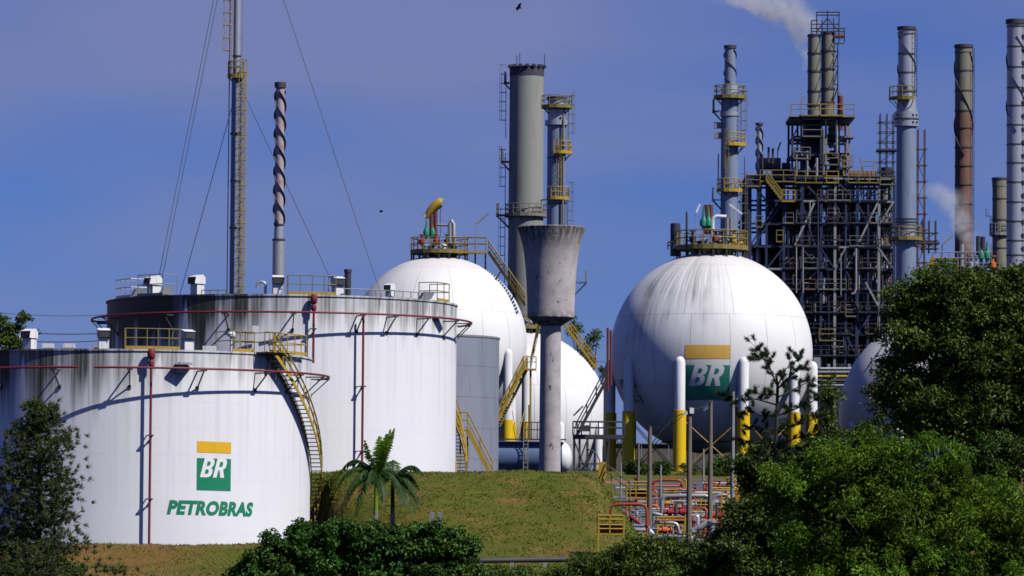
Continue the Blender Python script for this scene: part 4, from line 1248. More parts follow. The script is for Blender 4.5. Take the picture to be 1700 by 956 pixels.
# braces seen on the front face (from the picture: some pale, the rest blue)
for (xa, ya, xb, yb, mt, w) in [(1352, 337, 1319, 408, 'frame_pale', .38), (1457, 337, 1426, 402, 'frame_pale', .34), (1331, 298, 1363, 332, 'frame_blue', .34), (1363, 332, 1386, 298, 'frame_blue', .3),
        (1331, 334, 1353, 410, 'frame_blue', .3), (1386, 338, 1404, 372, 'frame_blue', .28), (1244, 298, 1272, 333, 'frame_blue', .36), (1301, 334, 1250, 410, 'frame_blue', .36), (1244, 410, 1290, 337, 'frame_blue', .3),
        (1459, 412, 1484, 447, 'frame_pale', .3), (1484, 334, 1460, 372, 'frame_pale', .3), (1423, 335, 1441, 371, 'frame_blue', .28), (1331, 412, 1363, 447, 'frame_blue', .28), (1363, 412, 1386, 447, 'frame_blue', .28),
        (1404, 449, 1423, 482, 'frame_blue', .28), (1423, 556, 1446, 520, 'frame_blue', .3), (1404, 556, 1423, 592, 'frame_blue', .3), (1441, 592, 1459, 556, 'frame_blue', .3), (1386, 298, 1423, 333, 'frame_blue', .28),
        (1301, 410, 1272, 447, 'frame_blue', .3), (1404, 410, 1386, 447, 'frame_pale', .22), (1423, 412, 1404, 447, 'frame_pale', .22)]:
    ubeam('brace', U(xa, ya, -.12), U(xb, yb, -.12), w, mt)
# outriggers left of the frame
for (xa, ya, xb, yb) in [(1226, 300, 1244, 334), (1226, 335, 1244, 335), (1244, 337, 1226, 372), (1228, 405, 1262, 408), (1226, 375, 1244, 405)]:
    ubeam('brace', U(xa, ya, 1), U(xb, yb, 1), .36, 'frame_blue')
# decks, made solid and dark so the inside of the frame reads dark
for y, x0, x1 in [(294, 1238, 1487), (334, 1300, 1484), (372, 1270, 1484), (410, 1250, 1484), (447, 1300, 1484), (482, 1300, 1484), (520, 1300, 1484), (556, 1300, 1484), (592, 1330, 1484)]:
    z = ztop_u(y) + .24
    MB().box((U(x0, 450).x, YU + .3, z - .1), (U(x1, 450).x, YU + DEP - .2, z)).build('deck', 'clutter', CU, smooth=False)
# main vessels
def uvessel(px, y0, y1, hw, d, mat, dome=True):
    c = vertical(px, (y0 + y1) / 2, YU + d); z0, z1 = P(px, y1, YU + d).z, P(px, y0, YU + d).z; r = hw / ppm(YU + d)
    prof = [(r, z0), (r, z1)] + ([(r * math.cos(a), z1 + r * .5 * math.sin(a)) for a in (R_(30), R_(60), R_(85))] if dome else [(.02, z1)])
    o = MB().lathe(c, [(.02, z0)] + prof, 26, caps=False).build('vessel', mat, CU)
    for k in range(1, 4):
        zz = z0 + (z1 - z0) * k / 4; MB().lathe(c, [(r - .05, zz - .1), (r + .07, zz - .1), (r + .07, zz + .1), (r - .05, zz + .1)], 26, caps=False).build('band', 'clutter', o, smooth=False)
    return o
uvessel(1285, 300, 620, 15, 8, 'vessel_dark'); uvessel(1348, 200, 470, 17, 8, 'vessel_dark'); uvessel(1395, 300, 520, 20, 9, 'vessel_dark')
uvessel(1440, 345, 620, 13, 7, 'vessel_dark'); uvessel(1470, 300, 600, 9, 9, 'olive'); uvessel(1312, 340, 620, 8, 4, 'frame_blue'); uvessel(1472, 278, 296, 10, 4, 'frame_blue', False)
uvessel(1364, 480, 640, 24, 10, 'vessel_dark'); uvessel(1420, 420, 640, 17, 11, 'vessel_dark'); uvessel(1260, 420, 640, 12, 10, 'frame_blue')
# visible pipes: vertical pale runs, then rust ducts
for (px, ya, yb, w, mt, d) in [(1322, 410, 486, 2.2, 'frame_pale', -.4), (1333, 410, 486, 2.2, 'frame_pale', -.4), (1374, 300, 488, 2.6, 'frame_pale', .8), (1421, 412, 482, 3.4, 'frame_pale', -.5), (1396, 420, 490, 2.0, 'steel_grey', -.4), (1380, 300, 420, 1.8, 'galv', 1.2),
        (1358, 330, 486, 2.6, 'frame_blue', -.3), (1435, 335, 470, 2.0, 'frame_pale', 1.0), (1447, 340, 480, 2.0, 'olive', .9), (1453, 420, 560, 2.2, 'olive', 0.6), (1376, 490, 590, 1.6, 'frame_blue', -.3), (1410, 330, 440, 2.0, 'steel_grey', 1.2), (1296, 420, 450, 3, 'galv', 2)]:
    MB().tube([U(px, ya, d), U(px, yb, d)], w / 2 / 14.0, 8).build('pipe', mt, CU)
MB().tube([U(1421, 478, -.5), U(1419, 486, -.5), U(1414, 488, -.5)], .13, 8).build('pipe', 'frame_pale', CU)
for (xa, xb, y, hw, mats) in [(1300, 1412, 496, 7.5, ('vessel_dark', 'rust')), (1330, 1400, 536, 7, ('vessel_dark', 'rust'))]:
    MB().tube([U(xa, y, 1), U(1357, y, 1)], hw / 14.0, 14).build('duct', mats[0], CU)
    MB().tube([U(1357, y - .5, 1), U(1384, y - .5, 1)], (hw + .8) / 14.0, 14).build('duct', mats[1], CU)
    MB().tube([U(1384, y, 1), U(xb, y, 1)], (hw - .6) / 14.0, 14).build('duct', mats[0], CU)
    for px in (1364, 1372, 1380): MB().tube([U(px, y - .5, 1), U(px + 1.2, y - .5, 1)], (hw + 1.6) / 14.0, 14).build('band', 'rust', CU)
# rusty header on the top deck
MB().tube([U(1408, 290, 1), U(1454, 292, 1)], 8 / 14.0, 14).build('duct', 'rust', CU)
for px in range(1412, 1456, 7): MB().tube([U(px, 290, 1), U(px + 1, 290, 1)], 8.8 / 14.0, 12).build('band', 'olive', CU)
# crooked small piping, each run its own pipe
rr = random.Random(21)
for i in range(230):
    px = rr.choice([rr.uniform(1300, 1480), rr.uniform(1385, 1482)]); py = rr.choice([rr.uniform(300, 600), rr.uniform(410, 600)]); d = rr.uniform(.2, 6)
    pts = [U(px, py, d)]
    for k in range(rr.randint(1, 4)):
        ax = rr.choice('xzzzy'); q = pts[-1].copy(); L = rr.uniform(.6, 3.2) * rr.choice((-1, 1))
        if ax == 'x': q.x += L
        elif ax == 'y': q.y = min(YU + 7, max(YU + .1, q.y + L))
        else: q.z += L
        q.x = min(max(q.x, U(1300, 450).x), U(1482, 450).x); q.z = min(q.z, ztop_u(302))
        if (q - pts[-1]).length > .2: pts.append(q)
    if len(pts) > 1:
        MB().tube(pts, rr.choice((.09, .12, .16, .2)), 6).build('pipe', rr.choice(['clutter', 'clutter', 'steel_grey', 'olive', 'frame_pale', 'rust', 'frame_blue', 'galv']), CU)
for i in range(70):
    px, py, d = rr.uniform(1300, 1480), rr.choice([rr.uniform(300, 600), rr.uniform(420, 600)]), rr.uniform(.3, 5)
    q = U(px, py, d); s = rr.uniform(.25, .6)
    m_ = rr.choice(['clutter', 'steel_grey', 'frame_pale', 'rust', 'olive', 'yellow_dull'])
    MB().lathe(q, [(.08, -s), (s * .5, -s), (s * .5, -s * .8), (.12, -s * .7), (s * .6, -s * .1), (s * .6, s * .2), (.1, s * .4), (.1, s), (s * .4, s), (s * .4, s * 1.12)], 8).build('valve', m_, CU)
# the mass of small fittings too fine to tell apart: brackets, flanges, tray runs
for mt, n_ in (('clutter', 500), ('olive', 330), ('frame_pale', 420), ('rust', 180), ('steel_grey', 330), ('frame_blue', 500), ('galv', 160)):
    fm = MB()
    for i in range(n_):
        q = U(rr.uniform(1302, 1480), rr.choice([rr.uniform(300, 600), rr.uniform(400, 600)]), rr.uniform(.2, 5))
        L = rr.choice((.25, .4, .7, 1.2, 2.4)); w = rr.uniform(.05, .16)
        d = rr.choice([V(1, 0, 0), V(0, 0, 1), V(0, 0, 1), V(.7, 0, .7)])
        fm.beam(q - d * L / 2, q + d * L / 2, w, w)
    tag(fm.build('small_fittings', mt, CU, smooth=False), kind='stuff')
# railed platforms in yellow
def urail(x0, x1, y, d, mat='yellow_dull', h=1.25, r=.05):
    a, b = U(x0, y, d), U(x1, y, d); n = max(1, int((b.x - a.x) / 1.2)); zz = (a.z + b.z) / 2
    o = MB().box((a.x, YU + d, zz - .14), (b.x, YU + d + 1.2, zz)).build('platform', mat, CU, smooth=False)
    rail_run(MB(), [V(a.x + (b.x - a.x) * k / n, YU + d, zz) for k in range(n + 1)], h, r).build('railing', mat, o)
    return o
for a in [(1238, 1262, 308, -1.3), (1262, 1320, 300, -.6), (1320, 1372, 302, -.4), (1372, 1392, 302, -.6, 'yellow'), (1408, 1462, 302, -.5), (1460, 1486, 305, -.4, 'olive'), (1298, 1320, 333, -1.4, 'yellow'), (1255, 1266, 376, -.5), (1289, 1300, 400, -.5), (1360, 1386, 564, -.6), (1404, 1425, 524, -.4, 'olive'),
          (1430, 1450, 285, 6), (1400, 1416, 275, 3), (1300, 1330, 430, 1.2, 'olive'), (1405, 1425, 545, 1.0), (1432, 1460, 530, 0.4, 'olive'), (1266, 1290, 292, 5, 'yellow_dull')]:
    urail(*a)
for y in lev[1:]:
    x0 = 1300.0
    while x0 < 1476:
        w0 = rr.uniform(12, 30)
        if rr.random() < .8: urail(x0, min(1484, x0 + w0), y - 3, -.35, rr.choice(['olive', 'frame_blue', 'vessel_dark', 'steel_dark', 'rust']), 1.1, .032)
        x0 += w0 + rr.uniform(0, 6)
for px in range(1308, 1482, 9):
    MB().beam(U(px, 300, rr.uniform(.5, 5)), U(px, 600, rr.uniform(.5, 5)), rr.uniform(.08, .2)).build('cable_tray', rr.choice(['clutter', 'frame_blue', 'olive', 'steel_grey', 'vessel_dark']), CU, smooth=False)
for i in range(60):
    x0 = rr.uniform(1300, 1465); y0 = rr.uniform(305, 590); d0 = rr.uniform(-.3, 3)
    if rr.random() < .5: urail(x0, x0 + rr.uniform(8, 22), y0, d0, rr.choice(['yellow_dull', 'olive', 'olive', 'frame_blue', 'rust']), 1.15, .035)
    else: MB().tube([U(x0, y0, d0), U(x0, y0 + rr.uniform(18, 60), d0)], rr.choice((.08, .12, .17)), 6).build('down_pipe', rr.choice(['frame_pale', 'steel_grey', 'galv', 'olive']), CU)
stair_flight(CU, U(1297, 331, -1.2), U(1272, 298, -1.2), 1.0, (0, 1, 0), mat='yellow_dull', rise=.3, hand=.06)
# equipment on the top deck left: exchanger boxes, vents and leaning floodlight masts
for (xa, xb, ya, yb, mt) in [(1266, 1296, 262, 282, 'olive'), (1280, 1312, 280, 296, 'clutter'), (1298, 1312, 270, 294, 'vessel_dark'), (1302, 1308, 284, 296, 'rust')]:
    p, q = U(xa, yb, 4), U(xb, ya, 4); MB().tube([V(p.x, YU + 4, (p.z + q.z) / 2), V(q.x, YU + 4, (p.z + q.z) / 2)], (q.z - p.z) / 2, 12).build('exchanger', mt, CU)
for px, ya, yb, w in [(1276, 244, 270, .14), (1283, 246, 272, .14), (1291, 250, 285, .06), (1236, 260, 308, .05), (1432, 278, 300, .05), (1457, 280, 300, .05), (1266, 256, 280, .1), (1307, 262, 284, .1)]:
    MB().tube([U(px, yb, 2), U(px, ya, 2)], w, 5).build('mast', 'steel_dark', CU)
for (xa, ya, xb, yb) in [(1291, 250, 1296, 236), (1432, 278, 1427, 262), (1457, 280, 1452, 264), (1330, 172, 1334, 160), (1395, 158, 1392, 150), (1437, 468, 1458, 508)]:
    MB().beam(U(xa, ya, 2 if ya < 400 else -1.5), U(xb, yb, 2 if ya < 400 else -1.5), .2).build('floodlight', 'frame_pale' if ya > 400 else 'steel_grey', CU, smooth=False)
MB().tube([U(1458, 508, -1.5), U(1459, 600, -1.5)], .07, 5).build('mast', 'steel_dark', CU)
# upper tower
ucx = [(1316, 'frame_blue', .42), (1331, 'frame_blue', .4), (1364, 'frame_blue', .4), (1372, 'frame_pale', .4), (1394, 'frame_pale', .34), (1411, 'frame_pale', .36)]
for d in (0, 8):
    for px, mt, w in ucx:
        if d and px in (1372,): continue
        q = U(px, 240); ubeam('column', V(q.x, YU + 1 + d, ztop_u(296)), V(q.x, YU + 1 + d, ztop_u(194)), w, mt)
    for y in (196, 228, 256, 284):
        ubeam('beam', V(U(1312 if y == 196 else 1316, 240).x, YU + 1 + d, ztop_u(y)), V(U(1418 if y == 196 else 1411, 240).x, YU + 1 + d, ztop_u(y)), .3, 'frame_pale' if y == 196 and d == 0 else 'frame_blue', .4)
for px, mt, w in ucx[::2]:
    for y in (196, 228, 256): ubeam('cross_beam', V(U(px, 240).x, YU + 1, ztop_u(y)), V(U(px, 240).x, YU + 9, ztop_u(y)), .3, 'frame_blue')
for (xa, ya, xb, yb, mt) in [(1316, 255, 1331, 229, 'frame_blue'), (1316, 228, 1331, 198, 'frame_blue'), (1372, 254, 1392, 232, 'frame_pale'), (1394, 228, 1411, 255, 'frame_pale'), (1331, 256, 1346, 284, 'frame_pale'), (1348, 284, 1362, 258, 'frame_pale'), (1316, 284, 1331, 258, 'frame_blue'), (1394, 284, 1411, 257, 'frame_pale'), (1372, 227, 1394, 198, 'frame_blue')]:
    ubeam('brace', U(xa, ya, .8), U(xb, yb, .8), .26, mt)
MB().box((U(1311, 240).x, YU - .2, ztop_u(194)), (U(1420, 240).x, YU + 9.5, ztop_u(191.5))).build('deck', 'frame_pale', CU, smooth=False)
MB().box((U(1402, 240).x, YU, ztop_u(228)), (U(1418, 240).x, YU + 3, ztop_u(226))).build('deck', 'steel_grey', CU, smooth=False)
for y in (228, 256, 284): MB().box((U(1317, 240).x, YU + 1.2, ztop_u(y) + .2), (U(1410, 240).x, YU + 8.8, ztop_u(y) + .3)).build('deck', 'clutter', CU, smooth=False)
uvessel(1349, 194, 262, 15, 4, 'frame_blue', False); uvessel(1381, 205, 245, 6, 2.2, 'olive', False); uvessel(1385, 250, 290, 8, 3, 'vessel_dark', False)
uvessel(1395, 159, 216, 4.2, .6, 'rust_red', False)
for px, ya, yb, mt in [(1389, 200, 262, 'steel_grey'), (1404, 200, 290, 'rust'), (1367, 215, 290, 'olive'), (1356, 262, 292, 'galv'), (1322, 250, 292, 'olive'), (1340, 250, 292, 'steel_grey'), (1400, 262, 292, 'yellow_dull')]:
    MB().tube([U(px, ya, .4), U(px, yb, .4)], .16, 6).build('pipe', mt, CU)
for a in [(1313, 1330, 190.5, -.1, 'yellow_dull'), (1330, 1362, 190.5, -.3), (1362, 1400, 190.5, -.4, 'yellow'), (1400, 1418, 190.5, -.1, 'yellow_dull'), (1318, 1345, 262, .2, 'olive'), (1370, 1392, 272, .2), (1396, 1412, 276, .1, 'yellow_dull'), (1332, 1364, 225, .3, 'olive')]:
    urail(*a)
# two stacks on the unit
for px, hw, yt in ((1351.5, 10.6, 57), (1374.5, 11.2, 53)):
    c = vertical(px, 120, YU + 3); k = 1 / ppm(YU + 3)
    z = lambda y: P(px, y, YU + 3).z
    o = MB().lathe(c, [(hw * k, z(200)), (hw * k, z(yt)), (hw * k * .86, z(yt)), (hw * k * .86, z(yt + 20))], 26, caps=False).build('stack', 'olive', CU)
    for y in (yt + 2, yt + 32, yt + 62, yt + 95, yt + 118):
        MB().lathe(c, [(hw * k - .1, z(y) - .12), (hw * k + .07, z(y) - .12), (hw * k + .07, z(y) + .12), (hw * k - .1, z(y) + .12)], 26, caps=False).build('stiffener_ring', 'vessel_dark', o, smooth=False)
    for i, y in enumerate((yt + 8, yt + 40, yt + 70, yt + 100)):
        MB().beam(polar(c, hw * k + .04, R_(10), z(y + 22)), polar(c, hw * k + .04, R_(55), z(y)), .1).build('stay', 'vessel_dark', o, smooth=False)
# lattice up the right of the stacks and the tube frame on their tops
for (xa, ya, xb, yb) in [(1391, 70, 1391, 190), (1384, 85, 1392, 85), (1384, 110, 1392, 110), (1384, 140, 1392, 140), (1384, 140, 1392, 110), (1384, 110, 1392, 85), (1384, 165, 1392, 140),
        (1356, 20, 1356, 56), (1374, 17, 1374, 55), (1393, 19, 1393, 70), (1347, 34, 1347, 56), (1402, 46, 1402, 70), (1355, 20, 1394, 20), (1355, 25, 1394, 25), (1347, 40, 1394, 40), (1347, 47, 1402, 47), (1347, 52, 1402, 52), (1384, 63, 1402, 63), (1384, 72, 1402, 72), (1374, 30, 1393, 52), (1356, 52, 1374, 30), (1365, 33, 1365, 56), (1347, 34, 1358, 34), (1384, 30, 1384, 55)]:
    MB().tube([U(xa, ya, 2.2), U(xb, yb, 2.2)], .07, 4).build('scaffold_tube', 'steel_dark', CU)
MB().tube([U(1386, 60, 2.4), U(1402, 59, 2.4)], .28, 8).build('duct', 'rust', CU)

# spiral-finned white vent standing on the unit
chimney('vent_stack', 'small silver vent with spiral fins at the left of the cracking unit', 'vent stack', 1260.5, 602, [(205, None, (4.2, 5), 'silver')],
    rings=[(206, 6.6, .3, 'steel_dark')], strake=(212, 292, 4.6, 1.3, .16, 'steel_dark'), py_ref=260)

# rack of pipes and a white cabin at the foot of the unit
PR = thing('pipe_rack', 'low steel pipe rack with yellow pipe between the BR sphere and the right sphere', 'pipe rack', (P(1370, 640, 520).x, 520, 8.3))
for y, mt in ((612, 'galv'), (618, 'steel_grey'), (625, 'yellow'), (632, 'steel_dark'), (640, 'steel_grey')):
    MB().tube([P(1335, y, 520), P(1460, y, 520)], .16, 6).build('pipe', mt, PR)
for px in (1345, 1376, 1410, 1445): MB().beam(V(P(px, 640, 520.4).x, 520.4, 8.3), P(px, 604, 520.4), .3).build('post', 'steel_grey', PR, smooth=False)
for y in (616, 638): MB().box(P(1335, y + 1, 520.3), P(1460, y - 1, 521)).build('rack_beam', 'frame_blue', PR, smooth=False)
MB().box((P(1351, 611, 515).x, 515, P(1351, 611, 515).z), (P(1362, 611, 515).x, 516.5, P(1351, 593, 515).z)).build('switch_cabinet', 'galv', PR, smooth=False)
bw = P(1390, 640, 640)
MB().box((P(1230, 640, 640).x, 640, 8.3), (P(1500, 640, 640).x, 652, P(1390, 470, 640).z)).build('dark_backing', 'clutter', CU, smooth=False)  # added dark sheet standing in for the shaded depth of the unit

# treetop-level works at right: green relief valves, yellow stair frame and lamp
VG = thing('valve_platform', 'yellow and teal railed platform with steam vents above the dark tree', 'platform', (P(1590, 440, 430).x, 430, 18.0))
for (xa, xb, y, mt) in [(1548, 1590, 431, 'yellow_dull'), (1548, 1590, 440, 'teal'), (1590, 1650, 440, 'steel_grey')]:
    MB().box(P(xa, y + 2, 430), P(xb, y - 1, 431.5)).build('deck', mt, VG, smooth=False)
for xa, xb in ((1548, 1540), (1548, 1562), (1590, 1590), (1620, 1620), (1645, 1645)):
    MB().beam(P(xa, 430, 430), V(P(xb, 480, 430).x, 430, P(xb, 480, 430).z), .16).build('post', 'yellow_dull', VG, smooth=False)
stair_flight(VG, P(1534, 470, 429), P(1549, 445, 429), 1.0, (0, 1, 0), mat='yellow', rise=.28, hand=.05)
rail_run(MB(), [P(1548 + 14 * k, 440, 429.8) for k in range(8)], 1.1, .045).build('railing', 'steel_grey', VG)
for px, ya, yb, m_, r_ in [(1597, 405, 446, 'galv', .2), (1624, 392, 425, 'vessel_dark', .2), (1632, 393, 428, 'vessel_dark', .2), (1606, 420, 445, 'steel_grey', .1), (1646, 405, 445, 'steel_grey', .06)]:
    MB().tube([P(px, yb, 430), P(px, ya, 430)], r_, 8).build('relief_pipe', m_, VG)
for px in (1629, 1639): q = P(px, 436, 430); green_valve(VG, q.x, q.y, q.z, 1.0)
for px in (1612, 1620, 1648): q = P(px, 438, 430); MB().lathe(q, [(.1, -.4), (.3, -.3), (.3, .1), (.12, .2), (.12, .6), (.28, .62), (.28, .7)], 10).build('hand_valve', 'orange' if px == 1648 else 'galv', VG)
MB().tube([P(1564, 470, 431), P(1564, 406, 431)], .04, 5).build('lamp_post', 'steel_dark', VG)
MB().beam(P(1564, 407, 431), P(1582, 391, 431), .17).build('lamp_head', 'steel_grey', VG)

# ------------------------------------------------------------------ steam
def steam(name, label, base, wid, hgt, lean, curl, r0, r1, dens, seed, thr, warp=3.0):
    """plume of steam: a box of air whose density follows a bent, widening, ragged column"""
    root = MB().box((base.x - wid[0], base.y - 5, base.z - .5), (base.x + wid[1], base.y + 5, base.z + hgt))
    o = root.build(name, 'white', None, smooth=False)
    tag(o, label, 'steam', kind='stuff')
    t = NT('steam_' + str(seed))
    t.n.remove(t.b)
    sep = t.new('SeparateXYZ')
    sub = t.new('VectorMath', operation='SUBTRACT'); t.link(t.pos(), sub.inputs[0]); sub.inputs[1].default_value = base
    nz = t.new('TexNoise'); nz.inputs['Scale'].default_value = .30; nz.inputs['Detail'].default_value = 5; nz.inputs['Roughness'].default_value = .6
    add0 = t.new('VectorMath', operation='ADD'); t.link(sub.outputs[0], add0.inputs[0]); add0.inputs[1].default_value = (seed * 7.3, seed * 3.1, seed)
    t.link(add0.outputs[0], nz.inputs['Vector'])
    off = t.new('VectorMath', operation='SUBTRACT'); t.link(nz.outputs['Color'], off.inputs[0]); off.inputs[1].default_value = (.5, .5, .5)
    sc = t.new('VectorMath', operation='SCALE'); t.link(off.outputs[0], sc.inputs[0]); sc.inputs['Scale'].default_value = warp
    ad = t.new('VectorMath', operation='ADD'); t.link(sub.outputs[0], ad.inputs[0]); t.link(sc.outputs[0], ad.inputs[1])
    t.link(ad.outputs[0], sep.inputs[0])
    x, y, z = sep.outputs
    zn = t.math('DIVIDE', z, hgt)
    cx = t.math('ADD', t.math('MULTIPLY', zn, lean), t.math('MULTIPLY', t.math('POWER', t.math('MAXIMUM', zn, 0.0), 4.0), curl))
    rad = t.math('ADD', r0, t.math('MULTIPLY', t.math('POWER', t.math('MAXIMUM', zn, 0.0), 1.8), r1 - r0))
    dxx = t.math('SUBTRACT', x, cx)
    d = t.math('DIVIDE', t.math('SQRT', t.math('ADD', t.math('MULTIPLY', dxx, dxx), t.math('MULTIPLY', y, y))), rad)
    body = t.rng(d, 0.15, 1.0, 1.0, 0.0, True)
    ends = t.math('MULTIPLY', t.rng(zn, 0.0, 0.06), t.rng(zn, 0.75, 0.99, 1, 0, True))
    rag = t.rng(t.noise(ad.outputs[0], .62, 6, .7), thr, thr + .22)
    den = t.math('MULTIPLY', t.math('MULTIPLY', body, ends), t.math('MULTIPLY', rag, dens))
    pv = t.new('VolumePrincipled')
    pv.inputs['Color'].default_value = (.90, .92, .97, 1)
    pv.inputs['Anisotropy'].default_value = .2
    t.link(den, pv.inputs['Density'])
    t.link(pv.outputs[0], t.n['Material Output'].inputs['Volume'])
    o.data.materials.clear(); o.data.materials.append(t.m)
    return o
steam('steam_plume', 'white steam drifting up and left from the twin stacks', P(1339, 112, 613), (17, 6), 9.6, -0.9, -9.5, .8, 8.5, 1.0, 1, .40, 5.0)
steam('steam_cloud', 'small puff of steam in front of the rust brown chimney', P(1612, 424, 445), (7, 4), 6.6, -1.6, -2.2, 1.0, 2.6, .8, 3, .38, 3.5)
# ------------------------------------------------------------------ pipework, poles and platforms below the BR sphere
def gz(x, y):
    return float(height(x, y))
def on_ground(px, py, Y):
    q = P(px, py, Y); return V(q.x, Y, gz(q.x, Y))

# blue-grey horizontal vessel behind the bank crest
HV = thing('horizontal_vessel', 'blue-grey horizontal vessel lying behind the foot of the concrete tower', 'pressure vessel', (P(885, 760, 372).x, 372, 6.5))
hx0, hx1, hz = P(800, 760, 372).x, P(933, 760, 372).x, P(885, 759, 372).z
MB().tube([V(hx0 - .5, 372, hz), V(hx0, 372, hz)] + [V(hx1, 372, hz)], [.6, 1.18, 1.18], 28).build('vessel_shell', 'blue_vessel', HV)
MB().tube([V(hx1, 372, hz)] + [V(hx1 + .75 * math.sin(a), 372, hz) for a in (.3, .6, .9, 1.2, 1.5)], [1.17] + [1.17 * math.cos(a) for a in (.3, .6, .9, 1.2, 1.5)], 28).build('vessel_head', 'white_leg', HV)
for t in (.2, .55, .9): MB().tube([V(hx0 + (hx1 - hx0) * t - .06, 372, hz), V(hx0 + (hx1 - hx0) * t + .06, 372, hz)], 1.22, 28).build('band', 'steel_grey', HV)
MB().box((hx0, 370.7, hz + 1.25), (hx1 + .3, 371.6, hz + 1.33)).build('walkway', 'steel_dark', HV, smooth=False)
rail_run(MB(), [V(P(px, 720, 370.8).x, 370.8, hz + 1.33) for px in (872, 882, 892, 902)], 1.2, .04).build('railing', 'steel_dark', HV)
for px in (869, 876): MB().tube([V(P(px, 760, 370.6).x, 370.6, 6.5), V(P(px, 760, 370.6).x, 370.6, hz + 2.3)], .04, 5).build('ladder_rail', 'steel_grey', HV)
for k in range(11): MB().tube([V(P(869, 760, 370.6).x, 370.6, 6.8 + k * .33), V(P(876, 760, 370.6).x, 370.6, 6.8 + k * .33)], .03, 4).build('ladder_rung', 'steel_grey', HV)
for t in (.25, .8): MB().box((hx0 + (hx1 - hx0) * t - .3, 371.2, 6.0), (hx0 + (hx1 - hx0) * t + .3, 372.8, hz - .8)).build('saddle', 'steel_grey', HV, smooth=False)
wl_ = P(877, 700, 374); MB().beam(P(878, 730, 374), P(878, 672, 374), .1).build('lamp_post', 'steel_dark', HV, smooth=False)

# dark access platform and stair left of the BR sphere
AP = thing('access_platform', 'dark steel access platform with stair against the left legs of the BR sphere', 'platform', (P(985, 790, 402).x, 402, 7.5))
ax0, ax1, az = P(951, 724, 402).x, P(1036, 724, 402).x, P(985, 722, 402).z
MB().box((ax0, 401, az - .32), (ax1, 403, az)).build('deck', 'steel_dark', AP, smooth=False)
for y in (401.05, 402.95):
    rail_run(MB(), [V(ax0 + (ax1 - ax0) * k / 6, y, az) for k in range(7)], 1.05, .04).build('railing', 'steel_dark', AP)
for px in (953, 962, 975, 1003, 1009):
    q = P(px, 760, 402).x
    for y in (401.1, 402.9): MB().beam(V(q, y, 7.3), V(q, y, az - .3), .16).build('post', 'steel_dark', AP, smooth=False)
for xa, xb in ((953, 975), (975, 953), (1003, 1012)):
    MB().beam(P(xa, 790, 401), P(xb, 730, 401), .12).build('brace', 'steel_dark', AP, smooth=False)
for y in (770, 782): MB().beam(P(962, y, 401), P(1009, y, 401), .12).build('tie', 'steel_dark', AP, smooth=False)
stair_flight(AP, V(P(958, 724, 401.5).x, 402, az), V(P(1006, 632, 402).x, 402, P(1006, 632, 402).z), 1.0, (0, 1, 0), mat='steel_dark', tread_mat='steel_dark', rise=.26, hand=.05)
MB().beam(P(1004, 640, 403), V(P(1004, 640, 403).x, 403, az), .18).build('post', 'steel_dark', AP, smooth=False)
MB().tube([P(975, 745, 401)] + [P(975 + 22 * math.sin(a), 745 + 30 * (1 - math.cos(a)), 401) for a in (.4, .8, 1.2, 1.55)] + [P(997, 792, 401)], .05, 5).build('hose', 'steel_dark', AP)
MB().box((P(970, 715, 400.8).x - .3, 400.5, P(970, 716, 400.8).z), (P(970, 715, 400.8).x + .4, 400.9, P(970, 706, 400.8).z)).build('control_box', 'steel_dark', AP, smooth=False)
for px, ya, yb in ((1009, 544, 650), (1014, 548, 640)):
    MB().tube([P(px, yb, 414), P(px, ya, 414)], .10, 8).build('stand_pipe', 'rust_red', AP)
MB().beam(P(957, 700, 404), P(952, 724, 404), .08).build('lamp_post', 'galv', AP, smooth=False)
MB().beam(P(952, 690, 404), P(968, 674, 404), .14).build('lamp_head', 'steel_grey', AP, smooth=False)

# yellow stair rail stepping down the end of the bank
BR_ = thing('bank_handrail', 'yellow handrail stepping down the right end of the grass bank', 'handrail', (P(1010, 800, 330).x, 330, gz(P(1010, 800, 330).x, 330)))
hp = [P(1001, 795, 330), P(1016, 803, 329), P(1030, 815, 328), P(1046, 826, 327)]
rail_run(MB(), [V(q.x, q.y, q.z) for q in hp], 1.0, .045).build('railing', 'yellow_dull', BR_)
for q in hp: MB().tube([V(q.x, q.y, gz(q.x, q.y) - .2), q], .05, 5).build('post', 'yellow_dull', BR_)
MB().box((hp[0].x - .3, 329.8, hp[0].z), (hp[0].x + .2, 330.3, hp[0].z + 1.1)).build('marker_post', 'yellow', BR_, smooth=False)

# concrete apron under the pipework
av = [P(1085, 845, 330), P(1190, 845, 330)]
rows = []
for Y in np.linspace(292, 366, 16):
    rows.append([V(x, Y, gz(x, Y) + .06) for x in np.linspace(P(1040, 850, 318).x, P(1255, 850, 318).x, 12)])
tag(MB().grid(rows).build('pavement', 'asphalt'), kind='structure')

